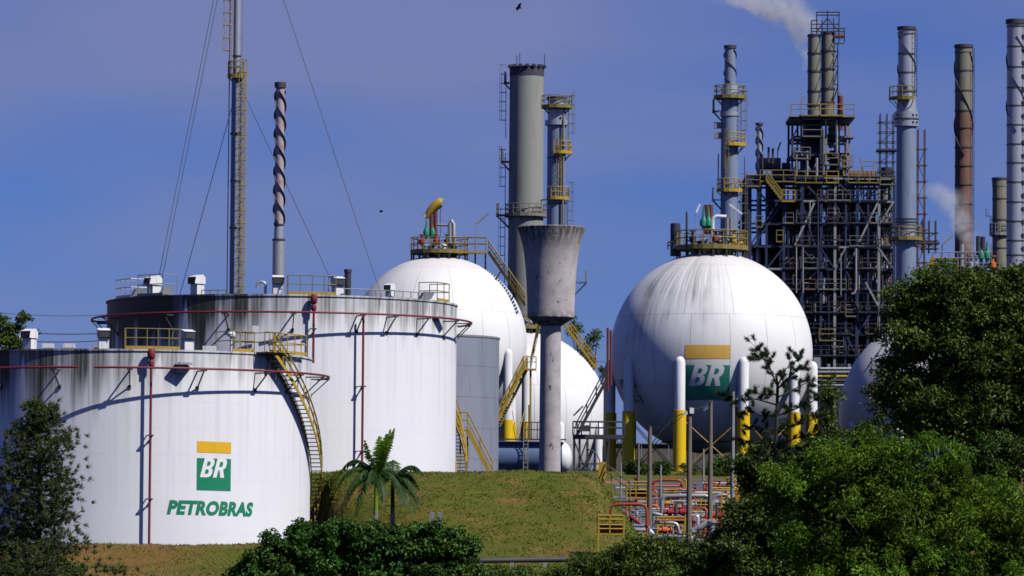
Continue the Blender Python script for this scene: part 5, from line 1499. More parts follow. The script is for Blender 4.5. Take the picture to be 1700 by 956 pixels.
def valve_platform(px, py, Y, w, h, label, orange=True, tiers=2):
    b = P(px, py, Y); g = gz(b.x, Y)
    root = thing('valve_stand', label, 'valve stand', (b.x, Y, g), group='yellow railed valve stands')
    k = 1 / ppm(Y); hw = w * k / 2
    for i in range(tiers):
        z = b.z + i * (h * k) * .52
        MB().box((b.x - hw, Y - .5, z - .07), (b.x + hw, Y + .5, z)).build('deck', 'yellow', root, smooth=False)
        rail_run(MB(), [V(b.x - hw, Y - .48, z), V(b.x - hw * .1, Y - .48, z), V(b.x + hw, Y - .48, z)], h * k * .48, .045).build('railing', 'yellow', root)
        rail_run(MB(), [V(b.x - hw, Y + .48, z), V(b.x + hw, Y + .48, z)], h * k * .48, .045).build('railing', 'yellow', root)
    for sx in (-1, 1):
        for sy in (-.48, .48): MB().beam(V(b.x + sx * hw, Y + sy, g), V(b.x + sx * hw, Y + sy, b.z + .02), .09).build('post', 'yellow', root, smooth=False)
    if orange:
        for i in range(3):
            x = b.x - hw * .6 + hw * .6 * i
            MB().tube([V(x - .18, Y - .2, b.z + .25), V(x + .22, Y - .2, b.z + .25)], .22, 10).build('valve', random.choice(['orange', 'orange', 'red_bright']), root)
    return root
valve_platform(1014, 886, 272, 42, 30, 'nearest yellow railed valve stand at the right foot of the bank')
valve_platform(1057, 826, 334, 34, 26, 'yellow valve stand below the left yellow legs of the BR sphere')
valve_platform(1114, 870, 300, 46, 24, 'yellow valve stand between the two nearest wooden poles', tiers=1)
valve_platform(1128, 822, 342, 50, 18, 'yellow valve stand behind the left wooden pole, under the red pipe', tiers=1)
valve_platform(1165, 845, 326, 40, 26, 'yellow valve stand beneath the right end of the silver pipe')
valve_platform(1208, 848, 322, 22, 26, 'small yellow valve stand left of the pale grey pole')

def pipe_run(label, pts, r, mat, cat='pipe', name='pipe_loop', group=None, feet=True):
    w = [P(*p) for p in pts]
    lo = min(w, key=lambda q: q.z)
    root = thing(name, label, cat, (lo.x, lo.y, gz(lo.x, lo.y)), group)
    out = [w[0]]
    for a, b, c in zip(w[:-2], w[1:-1], w[2:]):
        d = min(.35, (b - a).length * .4, (c - b).length * .4)
        p, q = b + (a - b).normalized() * d, b + (c - b).normalized() * d
        out += [p, (p + b * 2 + q) / 4 * 1.0, q]
    out.append(w[-1])
    MB().tube(out, r, 10).build('pipe', mat, root)
    for q in (w[0], w[-1]):
        MB().tube([q - V(0, 0, .05), q + V(0, 0, .05)], r * 1.7, 10).build('flange', mat, root)
    if feet:
        for q in (w[0], w[-1]):
            g = gz(q.x, q.y)
            if q.z - g > .1: MB().tube([V(q.x, q.y, g), q], r * .9, 8).build('riser', mat, root)
    return root
pipe_run('red pipe bent in a portal over the nearest yellow valve stand', [(1014, 880, 280), (1014, 837, 280), (1074, 837, 280), (1074, 872, 280)], .085, 'red_bright')
pipe_run('red pipe bent in a portal below the tall front yellow leg', [(1084, 822, 345), (1084, 797, 345), (1132, 797, 345), (1134, 818, 345)], .10, 'red_bright')
pipe_run('silver pipe portal between the wooden poles', [(1099, 850, 316), (1099, 823, 316), (1180, 823, 316), (1180, 862, 316)], .14, 'galv')
pipe_run('silver pipe portal with yellow end, left of the pale grey pole', [(1183, 850, 322), (1185, 822, 322), (1212, 822, 322), (1215, 852, 322)], .13, 'galv')
pipe_run('low grey pipe running left from the wooden poles', [(1040, 893, 294), (1046, 880, 294), (1080, 880, 294), (1086, 892, 294)], .14, 'galv')
pipe_run('low silver pipe in front of the left wooden pole', [(1084, 880, 299), (1086, 867, 299), (1124, 868, 299), (1128, 884, 299)], .10, 'galv')
pipe_run('wide pale sloping pipe at the foot of the middle pole', [(1148, 882, 300), (1160, 877, 300), (1170, 870, 300), (1182, 866, 300)], .20, 'galv')
pipe_run('silver elbow pipe beside the middle pole', [(1152, 876, 304), (1153, 860, 304), (1158, 856, 304), (1158, 884, 304)], .16, 'galv')
pipe_run('red sloping pipe right of the nearest valve stand', [(1048, 858, 303), (1066, 872, 302), (1070, 884, 302)], .10, 'red_bright')
pipe_run('long silver pipe along the ground behind the shrubs', [(1085, 852, 312), (1100, 856, 312), (1150, 856, 312), (1164, 856, 312)], .12, 'galv')
pipe_run('long blue-grey pipe behind the silver portals', [(1150, 822, 352), (1160, 818, 352), (1205, 816, 352), (1215, 822, 352)], .14, 'bluegrey')
pipe_run('bright silver header pipe behind the crimson valves', [(1105, 838, 330), (1112, 832, 330), (1160, 832, 330), (1165, 838, 330)], .09, 'galv')
pipe_run('thin orange pipe sloping across the apron', [(1150, 825, 330), (1166, 840, 326), (1176, 850, 324)], .07, 'orange')

for i, (x0, y0, x1, Yd, m_, r_, lab) in enumerate([(1092, 872, 1136, 302, 'yellow', .05, 'thin yellow pipe low before the silver portal'), (1100, 842, 1172, 320, 'red_bright', .06, 'thin red pipe along the apron under the silver portal'), (1186, 842, 1232, 319, 'yellow', .05, 'thin yellow pipe left of the pale grey pole foot'), (1095, 812, 1150, 346, 'bluegrey', .06, 'thin blue pipe behind the left wooden pole'), (1040, 838, 1092, 322, 'orange', .06, 'thin orange pipe at the end of the bank'),
        (1030, 872, 1078, 290, 'bluegrey', .07, 'thin blue-grey pipe right of the nearest valve stand'), (1150, 866, 1196, 310, 'red_bright', .07, 'thin red pipe right of the middle wooden pole'), (1090, 890, 1150, 294, 'galv', .09, 'grey pipe lowest before the wooden poles'), (1176, 806, 1226, 356, 'red_bright', .06, 'thin red pipe farthest back by the pale grey pole'), (1042, 812, 1090, 352, 'yellow', .06, 'thin yellow pipe farthest back by the bank')]):
    pipe_run(lab, [(x0, y0 + 14, Yd), (x0, y0, Yd), (x1, y0 + 1, Yd), (x1, y0 + 15, Yd)], r_, m_)
def hand_valve(px, py, Y, label, mat, s=1.0, horiz=True):
    s *= .68
    q = P(px, py, Y); g = gz(q.x, Y)
    root = thing('gate_valve', label, 'valve', (q.x, Y, g), group='valves on the pipework')
    MB().tube([q - V(.55 * s, 0, 0), q - V(.25 * s, 0, 0), q - V(.2 * s, 0, 0), q + V(.2 * s, 0, 0), q + V(.25 * s, 0, 0), q + V(.55 * s, 0, 0)], [.2 * s, .2 * s, .3 * s, .3 * s, .2 * s, .2 * s], 12).build('valve_body', mat, root)
    for k in (-.55, .55): MB().tube([q + V(k * s - .04, 0, 0), q + V(k * s + .04, 0, 0)], .3 * s, 12).build('flange', mat, root)
    MB().tube([q, q + V(0, 0, .75 * s)], .07 * s, 6).build('stem', 'steel_dark', root)
    MB().tube([q + V(.28 * s * math.cos(a), .28 * s * math.sin(a), .75 * s) for a in [2 * math.pi * k / 12 for k in range(13)]], .035 * s, 5).build('handwheel', mat, root)
    MB().beam(V(q.x, Y, g - .1), q, .14).build('support', 'steel_grey', root, smooth=False)
for a in [(1133, 850, 309, 'crimson valve on the apron just left of the middle wooden pole', 'crimson', 1.1), (1112, 850, 311, 'crimson valve on the apron, second left of the middle wooden pole', 'crimson', 1.0), (1140, 864, 303, 'red valve low beside the foot of the middle wooden pole', 'red_bright', 1.0), (1122, 863, 305, 'red valve half behind the low silver pipe', 'crimson', .9),
          (1203, 852, 318, 'crimson valve at the foot of the pale grey pole', 'crimson', 1.2), (1194, 856, 316, 'red valve left of the crimson one by the pale grey pole', 'red_bright', 1.0), (1155, 818, 346, 'crimson valve on top of the silver portal, by the middle pole', 'crimson', 1.1), (1116, 826, 344, 'red valve under the upper red portal pipe', 'crimson', 1.0),
          (1146, 838, 322, 'grey valve under the silver portal', 'galv', 1.0), (1108, 836, 326, 'yellow valve near the left end of the silver portal', 'yellow', .9), (1198, 834, 326, 'silver valve under the portal left of the pale grey pole', 'galv', 1.0), (1232, 835, 322, 'red valve right of the pale grey pole', 'red_bright', 1.1),
          (1180, 866, 312, 'orange valve below the right leg of the silver portal', 'orange', 1.0), (1068, 886, 297, 'orange valve right of the nearest valve stand', 'orange', .9), (1104, 880, 297, 'orange valve low by the left wooden pole', 'orange', 1.0)]:
    hand_valve(*a)

PM = thing('pipe_manifold', 'crowded manifold of small red, yellow, blue and silver pipes below the BR sphere', 'pipe manifold', (P(1140, 850, 315).x, 315, gz(P(1140, 850, 315).x, 315)))
rm = random.Random(4)
for i in range(150):
    Yd = rm.uniform(294, 352); px = rm.uniform(1044, 1236); q = P(px, 850, Yd); q = V(q.x, Yd, gz(q.x, Yd))
    hh = rm.uniform(.3, 1.15); m_ = rm.choice(['red_bright', 'crimson', 'yellow', 'yellow_leg', 'bluegrey', 'galv', 'galv', 'orange', 'white', 'steel_dark']); r0 = rm.choice((.035, .05, .07))
    L = rm.uniform(.4, 2.6) * rm.choice((-1, 1))
    pts = [q, q + V(0, 0, hh)]
    if rm.random() < .75: pts.append(q + V(L, 0, hh))
    if rm.random() < .5 and len(pts) == 3: pts.append(V(q.x + L, Yd, gz(q.x + L, Yd)))
    MB().tube(pts, r0, 6).build('pipe', m_, PM)
    if i % 2: MB().lathe(q + V(0, 0, hh), [(.04, -.15), (.13, -.12), (.13, .05), (.05, .1), (.05, .3), (.17, .32), (.17, .36), (.03, .38)], 8).build('valve', rm.choice(['crimson', 'red_bright', 'yellow', 'galv', 'bluegrey']), PM)
DW = thing('dike_wall', 'low brown-grey dike wall behind the legs of the BR sphere', 'wall', (P(1190, 760, 436).x, 436, 8.2))
for i in range(9):
    xa, xb = P(1020 + 45 * i, 760, 436).x, P(1020 + 45 * (i + 1), 760, 436).x
    MB().box((xa + .02, 436, 7.8), (xb - .02, 436.3, P(1190, 739, 436).z)).build('wall_panel', 'dike', DW, smooth=False)
MB().tube([P(1020, 737, 435.9), P(1425, 737 + 3, 435.9)], .09, 6).build('wall_pipe', 'steel_dark', DW)
# poles
def pole(label, px, ytop, Y, r, mat, name='utility_pole', arm=None):
    t = P(px, ytop, Y); g = gz(t.x, Y)
    root = thing(name, label, 'utility pole' if name == 'utility_pole' else 'post', (t.x, Y, g), group='poles around the pipework' )
    MB().tube([V(t.x, Y, g - .3), V(t.x, Y, (g + t.z) / 2), t], [r * 1.25, r * 1.1, r * .85], 9).build('shaft', mat, root)
    if arm:
        for z in arm: MB().beam(t - V(.5, 0, z), t + V(.5, 0, -z), .07).build('cross_arm', mat, root, smooth=False); MB().tube([t + V(.1, -.1, -z), t + V(.1, -.1, -z + .22)], .06, 6).build('insulator', 'white', root)
    return root, t
pA, tA = pole('dark wooden pole with a curved lamp arm, left of the three tall ones', 1079, 707, 296, .13, 'wood')
pB, tB = pole('weathered wooden pole in the middle, with a lamp by its top', 1145, 676, 290, .14, 'wood')
pC, tC = pole('weathered wooden pole right of the middle one, dark insulator at its top', 1180, 664, 305, .13, 'wood')
pD, tD = pole('pale grey concrete pole in front of the right yellow leg', 1217, 650, 296, .11, 'pole_grey')
pole('thin dark pole left of the dark wooden pole', 1060, 735, 345, .09, 'wood')
pole('short dark post left of the front yellow leg', 1097, 772, 330, .07, 'pole_grey')
pole('short thin pole behind the middle wooden pole', 1168, 745, 350, .07, 'pole_grey')
pole('short dark stub post below the silver portal', 1122, 838, 305, .12, 'steel_dark', 'guard_post')
pole('dark stub post on the lower right of the bank', 957, 863, 281, .12, 'steel_dark', 'guard_post')
pole('thin galvanised post in front of the left sphere legs', 1031, 768, 346, .05, 'galv', 'guard_post')
pole('short dark stub post under the right silver pipe end', 1190, 838, 312, .1, 'steel_dark', 'guard_post')
MB().tube([tA - V(0, 0, 1.2)] + [tA + V(2.1 * s, -.3 * s, -1.2 + 2.0 * math.sin(s * 1.45)) for s in (.2, .4, .6, .8, 1.0)], .035, 6).build('lamp_arm', 'steel_dark', pA)
q = tA + V(2.2, -.3, .78); MB().obox(q, V(.28, 0, .1), V(0, .12, 0), V(-.03, 0, .08)).build('lamp_head', 'white', pA, smooth=False)
MB().obox(tB + V(.12, -.1, -.2), V(.12, 0, 0), V(0, .1, 0), V(0, 0, .16)).build('junction_box', 'white', pB, smooth=False)
MB().obox(tC + V(-.3, -.1, -.5), V(.14, 0, .08), V(0, .1, 0), V(0, 0, .12)).build('transformer', 'blue_vessel', pC, smooth=False)
def wire(label, a, b, sag, r=.022, n=10):
    pts = [a.lerp(b, i / n) - V(0, 0, sag * 4 * (i / n) * (1 - i / n)) for i in range(n + 1)]
    o = MB().tube(pts, r, 4).build('overhead_wire', 'wire'); tag(o, label, 'wire'); return o
wire('overhead wire from the middle wooden pole to the one on its right', tB, tC, .25)
wire('overhead wire from the right wooden pole into the sparse pine', tC, P(1262, 640, 300), .3)
wire('overhead wire sagging from the middle wooden pole to the left one', tA, tB, .5)
for i, (a, b, lab) in enumerate([((-30, 545), (175, 553), 'upper dark cable crossing the sky above the front tank roof'), ((-30, 560), (175, 553 + 12), 'lower dark cable crossing the sky above the front tank roof'), ((-30, 516), (180, 522), 'faintest and highest cable left of the rear tank'), ((960, 588), (1016, 600), 'cable between the far sphere and the BR sphere')]):
    wire(lab, P(*a, 430), P(*b, 430), .25, .035 if i < 2 else .02)

# white guard rails and the dark pipe at the foot of the bank
GR = thing('guard_rail', 'white pipe guard rail at the right foot of the bank', 'guard rail', (P(975, 920, 280).x, 280, gz(P(975, 920, 280).x, 280)))
for i, px in enumerate((945, 952, 960, 965, 973, 984, 995, 1007)):
    t = P(px, 891 + i * .6, 279 + (i % 2) * 2); MB().tube([V(t.x, t.y, gz(t.x, t.y) - .3), t], .07, 7).build('post', 'white', GR)
for y in (892, 902): MB().tube([P(945, y, 279), P(960, y + 3, 279)], .05, 6).build('rail', 'white', GR)
MB().tube([P(960, 896, 280), P(1010, 897, 281)], .05, 6).build('rail', 'white', GR)
pipe_run('pale pipe lying behind the white guard rail', [(965, 905, 283), (990, 903, 283), (1030, 898, 284)], .12, 'galv', feet=False)
DP = thing('ground_pipe', 'dark pipeline lying along the foot of the grass bank', 'pipeline', (P(880, 935, 262).x, 262, gz(P(880, 935, 262).x, 262)))
MB().tube([P(760, 931, 262), P(975, 928, 264)], .15, 10).build('pipe', 'steel_dark', DP)
for px in (800, 850, 905, 945): q = P(px, 934, 262.8); MB().beam(V(q.x, q.y, gz(q.x, q.y) - .2), q, .2).build('pipe_support', 'pole_grey', DP, smooth=False)
for px, lab in ((715, 'left of two short grey posts leaning on the grass bank'), (728, 'right of two short grey posts leaning on the grass bank')):
    b = P(px - 1, 884, 276.5); g = gz(b.x, 276.5)
    o = MB().beam(V(b.x, 276.5, g - .2), V(b.x + .12, 276.4, P(px, 851, 276.5).z), .24).build('leaning_post', 'galv', smooth=False)
    tag(o, lab, 'post', 'leaning posts on the bank')

# birds
def bird(label, px, py, Y, span, yaw, bank):
    c = P(px, py, Y)
    f = V(math.cos(yaw), math.sin(yaw), 0); s = V(-math.sin(yaw), math.cos(yaw), 0); u = V(0, 0, 1)
    root = thing('bird', label, 'bird', c, group='black birds in the sky')
    L = span * .42
    MB().tube([c - f * L * .5, c - f * L * .2, c + f * L * .15, c + f * L * .36, c + f * L * .5], [.02, .055, .075, .05, .015], 8).build('body', 'bird', root)
    for k in (-1, 1):
        d = (s * k * math.cos(bank) + u * (abs(math.sin(.3)) + k * math.sin(bank)))
        a = c + f * L * .12; e = c + d * span * .27 + f * L * .12; t = c + d * span * .5 - f * L * .12 - u * .06
        vs = [a + f * .06, e + f * .06, t, e - f * .12, a - f * .14]
        MB().add([p + u * .012 for p in vs] + [p - u * .012 for p in vs], [(0, 1, 2, 3, 4), (9, 8, 7, 6, 5)] + [(i, i + 5, (i + 1) % 5 + 5, (i + 1) % 5) for i in range(5)]).build('wing', 'bird', root, smooth=False)
    MB().add([c - f * L * .4 + u * .01, c - f * L * .75 + s * .07, c - f * L * .75 - s * .07, c - f * L * .4 - u * .01], [(0, 1, 2), (3, 2, 1), (0, 2, 3), (0, 3, 1)]).build('tail', 'bird', root, smooth=False)
bird('black bird gliding near the top edge above the grey chimney', 861, 13, 300, .85, R_(200), .5)
bird('small black bird left of the spheres, at mid height', 632.5, 351, 330, .5, R_(190), .2)
# ------------------------------------------------------------------ vegetation
def rot_basis(n):
    """random orthonormal frames for n leaves, faces tending upward"""
    nz = rng.normal(size=(n, 3)); nz[:, 2] = np.abs(nz[:, 2]) + 0.35
    nz /= np.linalg.norm(nz, axis=1)[:, None]
    a = rng.normal(size=(n, 3))
    t = np.cross(nz, a); t /= np.linalg.norm(t, axis=1)[:, None] + 1e-9
    return t, np.cross(nz, t), nz

def leaf_verts(pos, length, width, droop=0.0, frames=None):
    n = len(pos)
    t, b, nz = frames if frames is not None else rot_basis(n)
    L = (length * rng.uniform(.45, 1.4, n))[:, None]; Wd = (width * rng.uniform(.7, 1.2, n))[:, None]
    fold = nz * Wd * .35
    p0 = pos; p1 = pos + t * L * .5 + b * Wd * .5 + fold; p2 = pos + t * L - np.array([0, 0, 1.]) * droop * L; p3 = pos + t * L * .5 - b * Wd * .5 + fold
    v = np.stack([p0, p1, p2, p3], 1).reshape(-1, 3)
    i = np.arange(n)[:, None] * 4
    return v, np.concatenate([i + np.array([0, 1, 2]), i + np.array([0, 2, 3])], 0)

def in_lobes(lobes, n, shell=.2):
    """points spread through ellipsoid lobes, thicker near their skins"""
    out = []
    vol = np.array([l[3] * l[4] * l[5] for l in lobes]) ** .75; vol /= vol.sum()
    for l, k in zip(lobes, (vol * n).astype(int) + 1):
        d = rng.normal(size=(k, 3)); d /= np.linalg.norm(d, axis=1)[:, None]
        r = shell + (1 - shell) * rng.random(k) ** .6
        out.append(np.array(l[:3]) + d * r[:, None] * np.array(l[3:6]))
    return np.concatenate(out)

def broadleaf(name, label, cat, base, lobes, nclump, per, clump_r, leaf, mat, bark='bark', trunk_r=.2, group=None, limbs=26, leafw=.5, droop=.15, flat=.7):
    """tree or bush: trunk, limbs and a crown of leaf clumps gathered in lobes"""
    base = V(base)
    root = thing(name, label, cat, base, group)
    cl = in_lobes(lobes, nclump)
    g = base.z + .15
    cl = cl[cl[:, 2] > g]
    n = len(cl)
    cr = clump_r * rng.uniform(.55, 1.35, n)
    k = np.repeat(np.arange(n), (per * (cr / clump_r) ** 2).astype(int) + 3)
    d = rng.normal(size=(len(k), 3)); d /= np.linalg.norm(d, axis=1)[:, None]
    d[:, 2] *= flat
    pos = cl[k] + d * (cr[k] * rng.random(len(k)) ** .45)[:, None]
    v, f = leaf_verts(pos, leaf, leaf * leafw, droop)
    np_mesh('crown', v, f, mat, root)
    c0 = np.mean([l[:3] for l in lobes], 0)
    top = V(*c0)
    fork = base.lerp(V(base.x, base.y, top.z), .45)
    mb = MB().tube([base - V(0, 0, .4), base.lerp(fork, .5) + V(.08, 0, 0), fork], [trunk_r * 1.2, trunk_r, trunk_r * .8], 9)
    mb.build('trunk', bark, root)
    lb = MB()
    for i in rng.choice(n, min(limbs, n), replace=False):
        e = V(*cl[i]); s = base.lerp(fork, .55 + .45 * rng.random()); m = s.lerp(e, .5) + V(0, 0, .12 * (e - s).length)
        lb.tube([s, m, e], [trunk_r * .4, trunk_r * .22, trunk_r * .07], 5)
    lb.build('limbs', bark, root)
    return root

def lobe(px, py, Y, rx, ry, rd=None):
    q = P(px, py, Y); k = 1 / ppm(Y); return (q.x, q.y, q.z, rx * k, (rd or rx) * k, ry * k)

def gbase(px, Y):
    x = P(px, 930, Y).x; return (x, Y, gz(x, Y))

# --- big dark tree at the right
Y = 232
broadleaf('broadleaf_tree', 'big dark green tree at the right edge hiding the right sphere', 'tree', gbase(1640, Y),
    [lobe(1600, 520, Y, 75, 60), lobe(1560, 580, Y, 70, 60), lobe(1500, 640, Y, 45, 35), lobe(1660, 500, Y, 60, 50), lobe(1700, 560, Y, 80, 80), lobe(1640, 620, Y, 100, 80), lobe(1545, 665, Y, 75, 45), lobe(1600, 690, Y, 100, 60), lobe(1700, 680, Y, 90, 70), lobe(1455, 645, Y, 16, 12), lobe(1740, 600, Y, 90, 110), lobe(1540, 520, Y, 40, 40), lobe(1620, 470, Y, 55, 28), lobe(1690, 465, Y, 50, 25), lobe(1478, 605, Y, 22, 16), lobe(1466, 668, Y, 26, 12), lobe(1515, 500, Y, 42, 40), lobe(1500, 555, Y, 48, 45), lobe(1560, 470, Y, 45, 32), lobe(1530, 700, Y, 60, 40)],
    1400, 95, .56, .20, 'leaf_dark', 'bark_dark', .35, limbs=40)
# --- bright tree in front of it
Y = 176
broadleaf('broadleaf_tree', 'bright green feathery tree filling the lower right corner', 'tree', gbase(1470, Y),
    [lobe(1300, 800, Y, 50, 45), lobe(1400, 775, Y, 75, 55), lobe(1470, 765, Y, 80, 50), lobe(1540, 775, Y, 80, 55), lobe(1340, 830, Y, 70, 60), lobe(1600, 815, Y, 80, 70), lobe(1660, 860, Y, 80, 70), lobe(1450, 850, Y, 110, 80), lobe(1560, 870, Y, 110, 70), lobe(1380, 900, Y, 100, 60), lobe(1500, 930, Y, 120, 60), lobe(1700, 900, Y, 70, 80), lobe(1640, 960, Y, 110, 60), lobe(1420, 960, Y, 110, 50), lobe(1560, 970, Y, 110, 50)],
    900, 125, .44, .18, 'leaf_bright', 'bark', .25, limbs=40, leafw=.28, droop=.3)
# --- darker bush left of it
Y = 190
broadleaf('bush', 'dark green bush left of the bright feathery tree, below the pine', 'bush', gbase(1265, Y),
    [lobe(1250, 870, Y, 60, 50), lobe(1290, 850, Y, 50, 40), lobe(1215, 905, Y, 60, 45), lobe(1300, 920, Y, 70, 60), lobe(1240, 930, Y, 90, 50), lobe(1185, 940, Y, 50, 40)],
    330, 120, .42, .16, 'leaf_mid', limbs=20, trunk_r=.15, leafw=.55)
# --- leafy tree behind the sparse pine
Y = 262
broadleaf('broadleaf_tree', 'mid green leafy tree around the foot of the sparse pine', 'tree', gbase(1260, Y),
    [lobe(1255, 768, Y, 40, 26), lobe(1290, 775, Y, 50, 30), lobe(1330, 770, Y, 50, 26), lobe(1245, 795, Y, 24, 24), lobe(1290, 820, Y, 50, 30), lobe(1360, 745, Y, 40, 24)],
    260, 100, .5, .2, 'leaf_mid', 'bark_dark', .2, limbs=22)
# --- low bushes in front of the pipework
Y = 222
broadleaf('bush', 'dull green bush in front of the pipework, left of the dark bush', 'bush', gbase(1115, Y),
    [lobe(1060, 918, Y, 45, 28), lobe(1105, 908, Y, 40, 22), lobe(1140, 918, Y, 45, 30), lobe(1090, 940, Y, 80, 32), lobe(1020, 940, Y, 50, 22), lobe(1170, 935, Y, 50, 34), lobe(985, 940, Y, 40, 16)],
    210, 85, .48, .17, 'leaf_dark', limbs=18, trunk_r=.12)
Y = 200
broadleaf('bush', 'small yellow-green shrub at the bottom edge below the pipework', 'bush', gbase(1150, Y),
    [lobe(1165, 958, Y, 40, 22), lobe(1120, 965, Y, 40, 18)],
    70, 80, .3, .16, 'leaf_bright', limbs=8, trunk_r=.06)
Y = 160
broadleaf('bush', 'pale fresh sprigs at the bottom edge before the bright feathery tree', 'bush', gbase(1460, Y),
    [lobe(1440, 962, Y, 16, 26), lobe(1470, 970, Y, 24, 16), lobe(1490, 965, Y, 12, 26)],
    30, 80, .22, .2, 'palm_young', limbs=6, trunk_r=.05, leafw=.3)
Y = 240
broadleaf('bush', 'low olive scrub between the leafy shrub and the pipework', 'bush', gbase(880, Y),
    [lobe(830, 958, Y, 60, 18), lobe(900, 960, Y, 60, 17), lobe(975, 940, Y, 45, 22), lobe(1030, 950, Y, 45, 24)],
    170, 70, .3, .14, 'leaf_mid', limbs=8, trunk_r=.06)
# --- shrubs in front of the bank
Y = 236
for lab, px, lobes in [('low end of the leafy shrubs, below the lettered tank', 455, [(425, 935, 34, 26), (465, 918, 38, 34), (500, 905, 36, 40), (440, 960, 65, 30), (490, 955, 50, 34)]),
                       ('middle of the three leafy shrubs, with the palm trunks behind it', 590, [(560, 898, 44, 36), (600, 890, 44, 32), (635, 912, 48, 38), (540, 935, 50, 38), (590, 955, 80, 36), (650, 958, 50, 34)]),
                       ('right of the three leafy shrubs, below the two leaning posts', 720, [(690, 910, 46, 40), (722, 900, 38, 34), (755, 912, 38, 36), (700, 958, 70, 34), (768, 955, 40, 30)])]:
    broadleaf('leafy_shrub', lab, 'shrub', gbase(px, Y), [lobe(a, b, Y, c, d) for a, b, c, d in lobes], 330, 85, .36, .19, 'leaf_shrub', limbs=16, trunk_r=.1, leafw=.62, group='leafy shrubs below the bank')
# --- hedge shrubs under the BR sphere and small trees far off
for i, (px, py, rx, ry, lab) in enumerate([(1062, 788, 24, 20, 'rounded shrub under the left legs of the BR sphere'), (1100, 790, 22, 18, 'rounded shrub under the front yellow leg of the BR sphere'), (1145, 792, 24, 16, 'rounded shrub behind the middle wooden pole'), (1190, 786, 24, 20, 'rounded shrub left of the pale grey pole'), (1222, 780, 18, 18, 'rounded shrub behind the pale grey pole')]):
    broadleaf('shrub', lab, 'shrub', gbase(px, 374), [lobe(px, py - 2, 374, rx * 1.15, ry * 1.2), lobe(px + 8, py + 14, 374, rx * 1.2, ry)], 90, 70, .5, .22, 'leaf_mid', limbs=6, trunk_r=.08, group='shrubs under the BR sphere')
broadleaf('broadleaf_tree', 'distant half-bare tree behind the concrete tower', 'tree', gbase(975, 545), [lobe(986, 560, 545, 13, 14), (lobe(975, 595, 545, 14, 22)), lobe(955, 545, 545, 14, 20), lobe(1003, 625, 545, 10, 20)], 34, 55, .6, .32, 'leaf_dark', 'bark_dark', .25, limbs=30)
broadleaf('broadleaf_tree', 'distant tree behind the left end of the front tank roof', 'tree', gbase(25, 430), [lobe(8, 552, 430, 18, 16), lobe(42, 527, 430, 16, 9), lobe(25, 545, 430, 10, 12), lobe(54, 556, 430, 9, 7), lobe(-5, 535, 430, 18, 14), lobe(20, 575, 430, 26, 14)], 60, 60, .42, .28, 'leaf_dark', 'bark_dark', .2, limbs=26)
broadleaf('broadleaf_tree', 'dark tree between the BR sphere and the right sphere', 'tree', gbase(1378, 330), [lobe(1380, 660, 330, 14, 40), lobe(1374, 710, 330, 18, 40), lobe(1390, 740, 330, 24, 30)], 80, 60, .55, .24, 'leaf_dark', 'bark_dark', .2, limbs=20)
broadleaf('broadleaf_tree', 'young olive tree in front of the right sphere', 'tree', gbase(1440, 300), [lobe(1442, 712, 300, 22, 16), lobe(1425, 730, 300, 24, 18), lobe(1470, 700, 300, 20, 18), lobe(1440, 750, 300, 40, 24)], 70, 60, .4, .2, 'leaf_mid', 'bark_dark', .14, limbs=16)
broadleaf('bush', 'pale green bush under the big dark tree at the right edge', 'bush', gbase(1670, 205), [lobe(1660, 750, 205, 45, 32), lobe(1700, 770, 205, 45, 40), lobe(1640, 790, 205, 40, 30)], 110, 80, .42, .17, 'leaf_mid', limbs=12, trunk_r=.12)

# --- conifers: needle tufts on whorled branches
def needles(tips, dirs, per, length, width, spread=1.0, shoot=0.0):
    n = len(tips); k = np.repeat(np.arange(n), per)
    d = rng.normal(size=(len(k), 3)) * .75 * spread + dirs[k]
    d /= np.linalg.norm(d, axis=1)[:, None]
    b = np.cross(d, rng.normal(size=d.shape)); b /= np.linalg.norm(b, axis=1)[:, None] + 1e-9
    L = (length * rng.uniform(.6, 1.15, len(k)))[:, None]
    p = tips[k] + rng.normal(size=(len(k), 3)) * length * .15 - dirs[k] * (shoot * rng.random(len(k)))[:, None]
    v = np.stack([p - b * width, p + b * width, p + d * L], 1).reshape(-1, 3)
    return v, np.arange(len(v)).reshape(-1, 3)

